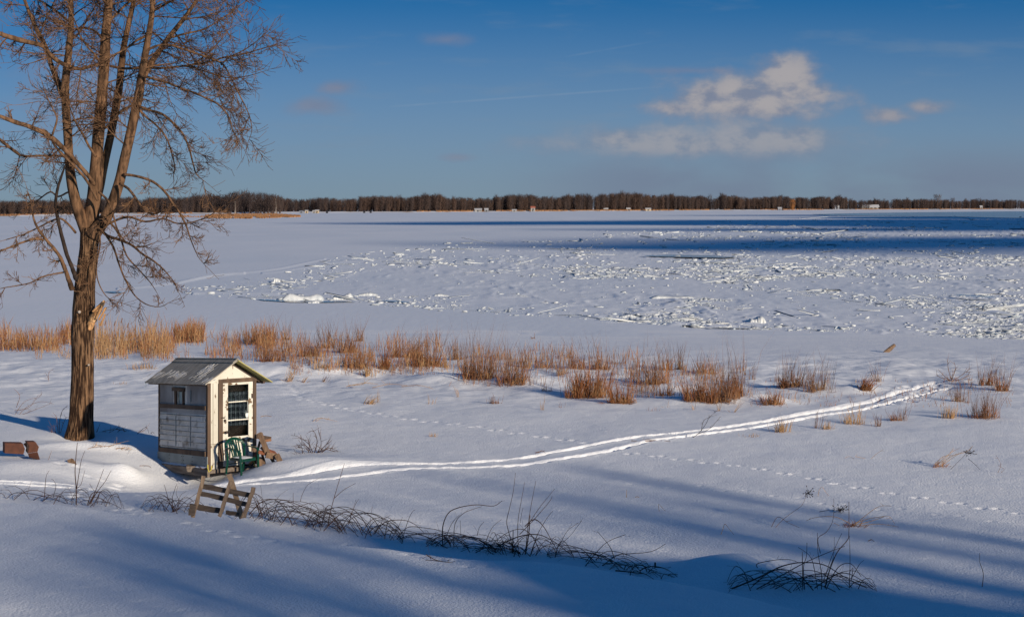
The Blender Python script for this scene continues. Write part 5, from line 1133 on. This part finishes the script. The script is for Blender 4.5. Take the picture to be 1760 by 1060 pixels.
for i in range(4600):
    px = FR.uniform(-500, 2200); row = FR.random(); d = shore_d(px)+34+row**1.2*110
    h = np.interp(px, [q[0] for q in HT], [q[1] for q in HT])*(.94+.24*float(fbm(np.array(px*.045), np.array(3.), 320, 4))+FR.uniform(-.18, .14))
    if FR.random() < .03: h *= 1.18
    rec = ((px-CX)/F*d, d, ICE+.6, h/15, FR.randrange(9), FR.uniform(0, 6.28), 1.0)
    (A if FR.random() < .55 else B).append(rec)
    if FR.random() < .8:
        d2 = d+FR.uniform(-6, 10); (A if FR.random() < .5 else B).append(((px+FR.uniform(-3, 3)-CX)/F*d2, d2, ICE+.4, h/15*.42, FR.randrange(9), FR.uniform(0, 6), .9))
forest('far_woods', 'brown bare woods lining the whole far shore', A, MT['farbark']); forest('far_woods', 'darker bare trees mixed through the far shore woods', B, MT['fardark'])
def solo(label, px, D, H, wd, m, seed, group=None, cat='tree', n=230, dense=1.0, base=ICE+.4, trunk=None, tw=.5):
    v, t = far_tree(seed, H, wd, int(n*dense)); root = empty('far_tree', ((px-CX)/F*D, D, base)); tag(root, label, cat, group)
    o = npmesh('crown', v[4:], t[3:]-4, m, root)
    mb = MB(); mb.tube([(0, 0, -1), (.1, 0, H*.35), (0, 0, H*.8)], [tw, tw*.7, .1], 6); mb.build('trunk', trunk or m, root); return root
pt = random.Random(77)
for i in range(58):
    px = 334+150*(i+.5)/58+pt.uniform(-2, 2); row = i % 4; D = 1310+row*22+pt.uniform(-5, 5)
    H = np.interp(px, [334, 345, 365, 385, 400, 420, 440, 455, 470, 482], [9, 14.5, 15, 13, 16, 17, 16, 15, 14, 14])*pt.uniform(.88, 1.05)
    solo('bare brown tree in the dense grove behind the reed spit', px, D, H, 9, MT['farbark'] if i % 2 else MT['fardark'], 600+i, 'trees of the grove behind the reed spit', n=240)
solo('bare tree with pale trunk at the right end of the grove behind the reed spit', 474, 1295, 14, 10, MT['farbark'], 700, trunk=MT['palebark'], tw=.42)
solo('small bare tree with pale trunk in front of the grove behind the reed spit', 404, 1290, 11, 8, MT['farbark'], 701, trunk=MT['palebark'], tw=.34)
solo('leaning dark far tree left of the grove behind the reed spit', 318, 1240, 12, 10, MT['fardark'], 702)
solo('round crowned far tree standing tallest near the right end', 1611, 2390, 21, 20, MT['farbark'], 703, dense=1.6)
solo('lone orange brown leafy far tree in front of the woods', 1362, 2100, 13, 12, MT['orange'], 704, dense=1.6)
solo('far tree rising above the woods left of the middle', 902, 1690, 16.5, 11, MT['farbark'], 705)
solo('thin tall far tree above the woods right of the middle', 1071, 1860, 20.5, 8, MT['farbark'], 706)
solo('slender far tree poking above the woods right of the clouds', 1240, 2040, 18.5, 8, MT['fardark'], 707)
solo('spreading far tree near the right edge', 1682, 2450, 16, 15, MT['fardark'], 708, dense=1.4)
solo('pair forming far tree right of the tallest round one', 1637, 2420, 16, 12, MT['fardark'], 709)
solo('bushy far tree over the woods left of the middle', 722, 1530, 14.5, 11, MT['farbark'], 710)
def marsh(label, poly_top, poly_bot, n, seed, h):
    rr = random.Random(seed); V = []; T3 = []
    for i in range(n):
        px = rr.uniform(poly_top[0][0], poly_top[-1][0]); a = np.interp(px, *zip(*poly_top)); b = np.interp(px, *zip(*poly_bot)); py = a+(b-a)*rr.random()
        if fbm(np.array(px*.08), np.array(py*.9), 400+seed, 2) < -.22: continue
        d = F*(CZ-ICE)/(py-HY); x = (px-CX)*d/F; w = rr.uniform(.5, 1.2)*d/1000; hh = h*rr.uniform(.5, 1.1); n0 = len(V)
        V += [(x-w/2, d, ICE-.1), (x+w/2, d+rr.uniform(-.4, .4), ICE-.1), (x, d+w/2, ICE-.1), (x+rr.uniform(-.2, .2), d, ICE+hh)]; T3 += [(n0, n0+1, n0+3), (n0+1, n0+2, n0+3), (n0+2, n0, n0+3)]
    o = npmesh('marsh_reeds', np.array(V), np.array(T3), MT['marsh']); tag(o, label, 'reeds', kind='stuff')
marsh('low rust coloured reed spit in front of the wooded point', [(352, 369.6), (400, 369), (470, 368.2), (516, 372)], [(352, 375), (430, 376), (480, 374.6), (517, 373)], 6000, 1, 1.0)
marsh('pale mixed reeds and snow at the foot of the left woods', [(200, 371.5), (352, 370)], [(200, 373), (352, 374)], 500, 2, .5)
def strip(label, x0, x1, n, seed, h, dd):
    rr = random.Random(seed); V = []; T3 = []
    for i in range(n):
        px = rr.uniform(x0, x1)
        if fbm(np.array(px*.03), np.array(2.), 500, 3) < -.12: continue
        d = shore_d(px)+dd+rr.uniform(0, 16); x = (px-CX)*d/F; w = rr.uniform(1, 3); n0 = len(V); z = ICE+.3
        V += [(x-w/2, d, z), (x+w/2, d, z), (x, d+1, z), (x, d+.3, z+h*rr.uniform(.5, 1.1))]; T3 += [(n0, n0+1, n0+3), (n0+1, n0+2, n0+3), (n0+2, n0, n0+3)]
    o = npmesh('marsh_reeds', np.array(V), np.array(T3), MT['marsh']); tag(o, label, 'reeds', kind='stuff')
strip('rusty reeds fringing the far shore under the woods', 700, 1760, 3600, 3, 1.6, 18)
strip('rusty undergrowth along the left far shore', -100, 330, 900, 4, 1.2, 22)
# houses and huts on the far shore and ice
MT['hwhite'] = mat('white_house', (.30, .29, .28), rough=.8); MT['htan'] = mat('tan_house', (.45, .36, .25), rough=.8); MT['hroof'] = mat('snowy_roof', (.45, .45, .47), rough=.8); MT['hred'] = mat('red_roof', (.38, .12, .08), rough=.8); MT['hdark'] = mat('dark_window', (.03, .03, .035), rough=.4); MT['hblue'] = mat('blue_grey_hut', (.22, .24, .28), rough=.8)
def house(name, label, px, D, w, dp_, h, rh, mw, mr, z=ICE+.4, rz=0.0, group=None, cat='house', doors=1):
    if w < 20 and name == 'far_house': w *= .7; h *= .72; rh *= .7; dp_ *= .8
    root = empty(name, ((px-CX)/F*D, D, z), rz); tag(root, label, cat, group)
    mb = MB(); mb.add([(-w/2,-dp_/2,-.6),(w/2,-dp_/2,-.6),(w/2,dp_/2,-.6),(-w/2,dp_/2,-.6),(-w/2,-dp_/2,h),(w/2,-dp_/2,h),(w/2,dp_/2,h),(-w/2,dp_/2,h),(-w/2,0,h+rh*.95),(w/2,0,h+rh*.95)], [(0,1,5,4),(1,2,6,9,5),(2,3,7,6),(3,0,4,8,7)]); mb.build('wall', mw, root)
    mb = MB(); o = .06*w
    for s in (-1, 1): mb.add([(-w/2-o, s*(dp_/2+.3), h-.12), (w/2+o, s*(dp_/2+.3), h-.12), (w/2+o, 0, h+rh), (-w/2-o, 0, h+rh), (-w/2-o, s*(dp_/2+.3), h+.08), (w/2+o, s*(dp_/2+.3), h+.08), (w/2+o, 0, h+rh+.2), (-w/2-o, 0, h+rh+.2)], [(0,1,2,3),(4,5,6,7),(0,1,5,4),(1,2,6,5),(3,0,4,7)])
    mb.build('roof', mr, root)
    mb = MB(); mb.box((-.14*w, -dp_/2-.04, -.2), (-.14*w+min(1.1, .2*w), -dp_/2-.003, h*.75)); mb.build('door', MT['hdark'], root)
    for k in range(doors): mb = MB(); x = w*(.08+.2*k); mb.box((x, -dp_/2-.04, h*.35), (x+.12*w, -dp_/2-.003, h*.75)); mb.build('window', MT['hdark'], root)
    return root
house('far_house', 'long low white building with a snowy roof at the far right shore', 1492, 2290, 25, 9, 3.2, 3.0, MT['hwhite'], MT['hroof'], doors=2)
house('far_house', 'small grey domed looking house left of the long white building', 1438, 2230, 8, 7, 4.5, 3.2, MT['hblue'], MT['hroof'])
house('far_house', 'small far house beside the orange brown tree', 1340, 2085, 6, 6, 2.5, 2, MT['hblue'], MT['hroof'])
house('far_house', 'tiny pale house near the right edge behind spreading trees', 1686, 2440, 5, 5, 5, 2, MT['hwhite'], MT['hroof'])
house('far_house', 'tan low house on the far shore right of the middle', 1114, 1868, 8, 6, 2.4, 1.4, MT['htan'], MT['hroof'])
house('far_house', 'white far cottage below the highest stretch of woods', 1080, 1862, 6, 5, 2.5, 1.6, MT['hwhite'], MT['hroof'])
house('far_house', 'white far cottage left of the highest stretch of woods', 1041, 1830, 7, 5, 2.4, 1.5, MT['hwhite'], MT['hroof'])
house('far_house', 'far cottage with a red roof among the woods', 916, 1672, 6, 5, 4.5, 2, MT['hwhite'], MT['hred'])
house('far_house', 'low white cottage with dark windows at the middle far shore', 822, 1600, 9, 6, 2.4, 1.5, MT['hwhite'], MT['hroof'], doors=2)
house('far_house', 'small white shed left of the red roofed cottage', 884, 1640, 6, 4, 1.6, 1.0, MT['hwhite'], MT['hroof'])
house('far_house', 'white cottage just right of the low middle cottage', 836, 1612, 5, 5, 2.3, 1.8, MT['hblue'], MT['hroof'])
house('fishing_hut', 'blue grey ice fishing hut by the tip of the reed spit', 518, 1370, 3, 2.2, 1.5, .4, MT['hblue'], MT['hblue'], ICE, cat='hut')
house('fishing_hut', 'tan ice fishing hut, first right of the reed spit', 527, 1360, 2.4, 2.2, 2.0, .4, MT['htan'], MT['hroof'], ICE, cat='hut')
house('fishing_hut', 'white ice fishing hut, left of a close pair', 540, 1350, 2.4, 2.2, 1.8, .4, MT['hwhite'], MT['hroof'], ICE, cat='hut')
house('fishing_hut', 'tan ice fishing hut, right of a close pair', 545, 1360, 3, 2.2, 2.2, .4, MT['htan'], MT['hroof'], ICE, cat='hut')
house('fishing_hut', 'small dark hut alone on the far ice', 562, 1360, 1.6, 1.6, 1.4, .3, MT['hdark'], MT['hdark'], ICE, cat='hut')
house('fishing_hut', 'left one of two small dark huts before the blue woods', 626, 1400, 1.6, 1.6, 1.4, .3, MT['hdark'], MT['hdark'], ICE, cat='hut')
house('fishing_hut', 'right one of two small dark huts before the blue woods', 637, 1400, 1.6, 1.6, 1.4, .3, MT['hdark'], MT['hdark'], ICE, cat='hut')

# ------------------------------------------------------------------ outside the view: what throws the long shadows
NS = Vector((.77, .64, 0)); US = Vector((SUN.x, SUN.y, 0)).normalized(); NS = Vector((-US.y, US.x, 0)); TAN = SUN.z/math.hypot(SUN.x, SUN.y)
def caster(s, qend, qpos, w, label, crown=.5, seed=1):
    rr = random.Random(seed); p = NS*s+US*qpos; H = (qpos-qend)*TAN; zb = float(base_h(p.x, max(p.y, 4.)))-.6
    root = empty('shore_tree', (p.x, p.y, zb)); tag(root, label, 'tree', 'tall bare trees behind the viewpoint'); h = H-zb
    mb = MB(); mb.tube([(0, 0, -1), (.1, .1, h*.4), (-.1, .1, h*.75), (0, 0, h)], [w, w*.95, w*.85, w*.35], 10); mb.build('trunk', MT['bark'], root, smooth_=True)
    for i in range(int(14*crown*2)):
        z = h*rr.uniform(.55, .95); a = rr.uniform(0, 6.28); L = h*.16*rr.uniform(.5, 1.2); d = Vector((math.cos(a), math.sin(a), rr.uniform(.6, 1.6))).normalized()
        b = MB(); b.tube([(0, 0, z), tuple(Vector((0, 0, z))+d*L*.5), tuple(Vector((0, 0, z))+d*L)], [w*.22, w*.13, .02], 5); b.build('branch', MT['limbbark'], root)
def crowned(s, qend, qpos, label, seed, n=170):  # unseen twiggy crowns, added to lay soft partial shade on the near snow
    rr = random.Random(seed); p = NS*s+US*qpos; H = (qpos-qend)*TAN; zb = float(base_h(0., 4.))-.6; h = H-zb
    root = empty('shore_tree', (p.x, p.y, zb)); tag(root, label, 'tree', 'tall bare trees behind the viewpoint')
    mb = MB(); mb.tube([(0, 0, -1), (.1, .1, h*.5), (0, 0, h)], [.26, .2, .05], 8); mb.build('trunk', MT['bark'], root)
    b = MB()
    for i in range(n):
        z = h*rr.uniform(.32, .97); a = rr.uniform(0, 6.28); L = rr.uniform(.6, 2.6); d = Vector((math.cos(a), math.sin(a), rr.uniform(.1, 1.6))).normalized(); q = Vector((0, 0, z))+Vector((math.cos(a), math.sin(a), 0))*rr.uniform(0, 1.3)
        b.tube([q, q+d*L*.5, q+d*L], [.07, .05, .02], 4)
    b.build('crown', MT['limbbark'], root)
def px_s(px, py): g = G(px, py); v = Vector((g.x, g.y, 0)); return v.dot(NS), v.dot(US)
names = ['thickest', 'slim', 'tall', 'rightmost', 'second slim', 'left', 'stout left', 'thinnest', 'farthest', 'crooked', 'grey', 'second grey', 'third grey', 'young']
SHD = [((1500,893), (1000,808), .62, 60), ((1300,885), (1020,838), .40, 75), ((1500,955), (1040,893), .55, 66), ((1000,862), (700,806), .50, 84), ((1050,900), (640,835), .36, 90), ((250,868), (185,846), .6, 70),
       ((360,955), (30,876), .85, 58), ((1600,925), (1200,870), .36, 78), ((250,960), (30,905), .6, 78), ((560,945), (150,872), .7, 66), ((1700,900), (1250,830), .3, 92), ((760,880), (520,840), .34, 88), ((330,1000), (30,940), .6, 66), ((1350,945), (1100,905), .35, 84)]
for k, (a, e, w, q) in enumerate(SHD):
    s, _ = px_s(*a); s2, qe = px_s(*e); print('shadow band', k, round(s, 2), round(s2, 2), round(qe, 1))
    q = 34+(q-58)*.5; caster((s+s2)/2, qe-1.5, q, w*.50, names[k]+' bare tree standing behind the viewpoint, outside the photo', .7, k)
for k, (a, e, q, n) in enumerate([((420,975), (60,868), 76, 170), ((300,960), (30,872), 82, 150), ((80,980), (30,900), 86, 150), ((220,1000), (40,930), 92, 150), ((620,985), (200,880), 80, 170), ((1500,925), (1100,860), 84, 80), ((1650,985), (1250,930), 80, 80)]):
    s, _ = px_s(*a); s2, qe = px_s(*e); crowned((s+s2)/2, qe-2, q, ['first', 'second', 'third', 'fourth', 'fifth', 'sixth', 'seventh'][k]+' unseen twiggy crowned tree added for soft shade on the near snow', 40+k, n)
# an added, unseen house: its roof ridge is set to shade the near bank
def hridge(pa, t):
    g = G(*pa); return Vector((g.x, g.y, g.z))+SUN*t
ra = hridge((560, 905), 62); rb = hridge((1090, 984), 62)
hs = empty('shade_house', ((ra.x+rb.x)/2, (ra.y+rb.y)/2, 0)); tag(hs, 'unseen gabled house added to shade the near bank', 'house')
ax = (rb-ra); Lh = ax.length; ex = Vector((ax.x, ax.y, 0)).normalized(); ey = Vector((-ex.y, ex.x, 0)); c0 = Vector(hs.location)
top = lambda u, v, z: tuple(ex*u+ey*v+Vector((0, 0, z)))
zA, zB = ra.z, rb.z; hw = 3.2
mb = MB(); mb.add([top(-Lh/2,-hw,0),top(Lh/2,-hw,0),top(Lh/2,hw,0),top(-Lh/2,hw,0),top(-Lh/2,-hw,zA-2.2),top(Lh/2,-hw,zB-2.2),top(Lh/2,hw,zB-2.2),top(-Lh/2,hw,zA-2.2),top(-Lh/2,0,zA-.1),top(Lh/2,0,zB-.1)], [(0,1,5,4),(1,2,6,9,5),(2,3,7,6),(3,0,4,8,7)]); mb.build('wall', MT['htan'], hs)
mb = MB()
for s in (-1, 1): mb.add([top(-Lh/2, s*(hw+.3), zA-2.5), top(Lh/2, s*(hw+.3), zB-2.5), top(Lh/2, 0, zB), top(-Lh/2, 0, zA), top(-Lh/2, s*(hw+.3), zA-2.3), top(Lh/2, s*(hw+.3), zB-2.3), top(Lh/2, 0, zB+.15), top(-Lh/2, 0, zA+.15)], [(0,1,2,3),(4,5,6,7),(0,1,5,4),(1,2,6,5),(3,0,4,7)])
mb.build('roof', MT['roof'], hs)
# clouds behind the viewpoint shading stretches of the river
def cloudmesh(pxl, pxr, pyt, pyb, seed, alt=330, taper=.0, th=5):
    rr = np.random.default_rng(seed); n = 60; m = 14
    dn = F*6.6/(pyb-HY); df = F*6.6/(pyt-HY); V = []; t0 = alt/SUN.z
    for i in range(n+1):
        u = i/n
        for j in range(m):
            a = 2*math.pi*j/m; yc = (dn+df)/2; hw = (df-dn)/2; env = min(1, (u/.35) if taper else u*8)**.6*min(1, (1-u)*8)**.5
            y = yc+(-hw*.7*taper*(1-min(1, u/.5)))+math.cos(a)*hw*max(.02, env)*(1+.5*float(fbm(np.array(u*9.), np.array(j*.3), seed, 3)))
            x = (pxl-CX)/F*dn+((pxr-CX)/F*df-(pxl-CX)/F*dn)*u; z = math.sin(a)*th*env*(1+.3*rr.uniform(-1, 1))
            V.append((x+SUN.x*t0, y+SUN.y*t0, ICE+SUN.z*t0+z))
    Q = [(i*m+j, (i+1)*m+j, (i+1)*m+(j+1) % m, i*m+(j+1) % m) for i in range(n) for j in range(m)]
    o = npmesh('cloud', np.array(V), np.array(Q), MT['hwhite'], smooth_=True); tag(o, 'white cloud bank behind the viewpoint', 'cloud', kind='stuff')
cloudmesh(500, 2300, 377, 386.5, 1, taper=1.0)
cloudmesh(940, 2300, 391.5, 397.5, 2, taper=.6); cloudmesh(1150, 2300, 368.5, 371.5, 6, taper=.6)
cloudmesh(760, 2300, 407, 431, 3, taper=.7)
cloudmesh(1420, 2300, 371, 378, 4, taper=.3); cloudmesh(1430, 2300, 385, 392, 5, taper=.6)
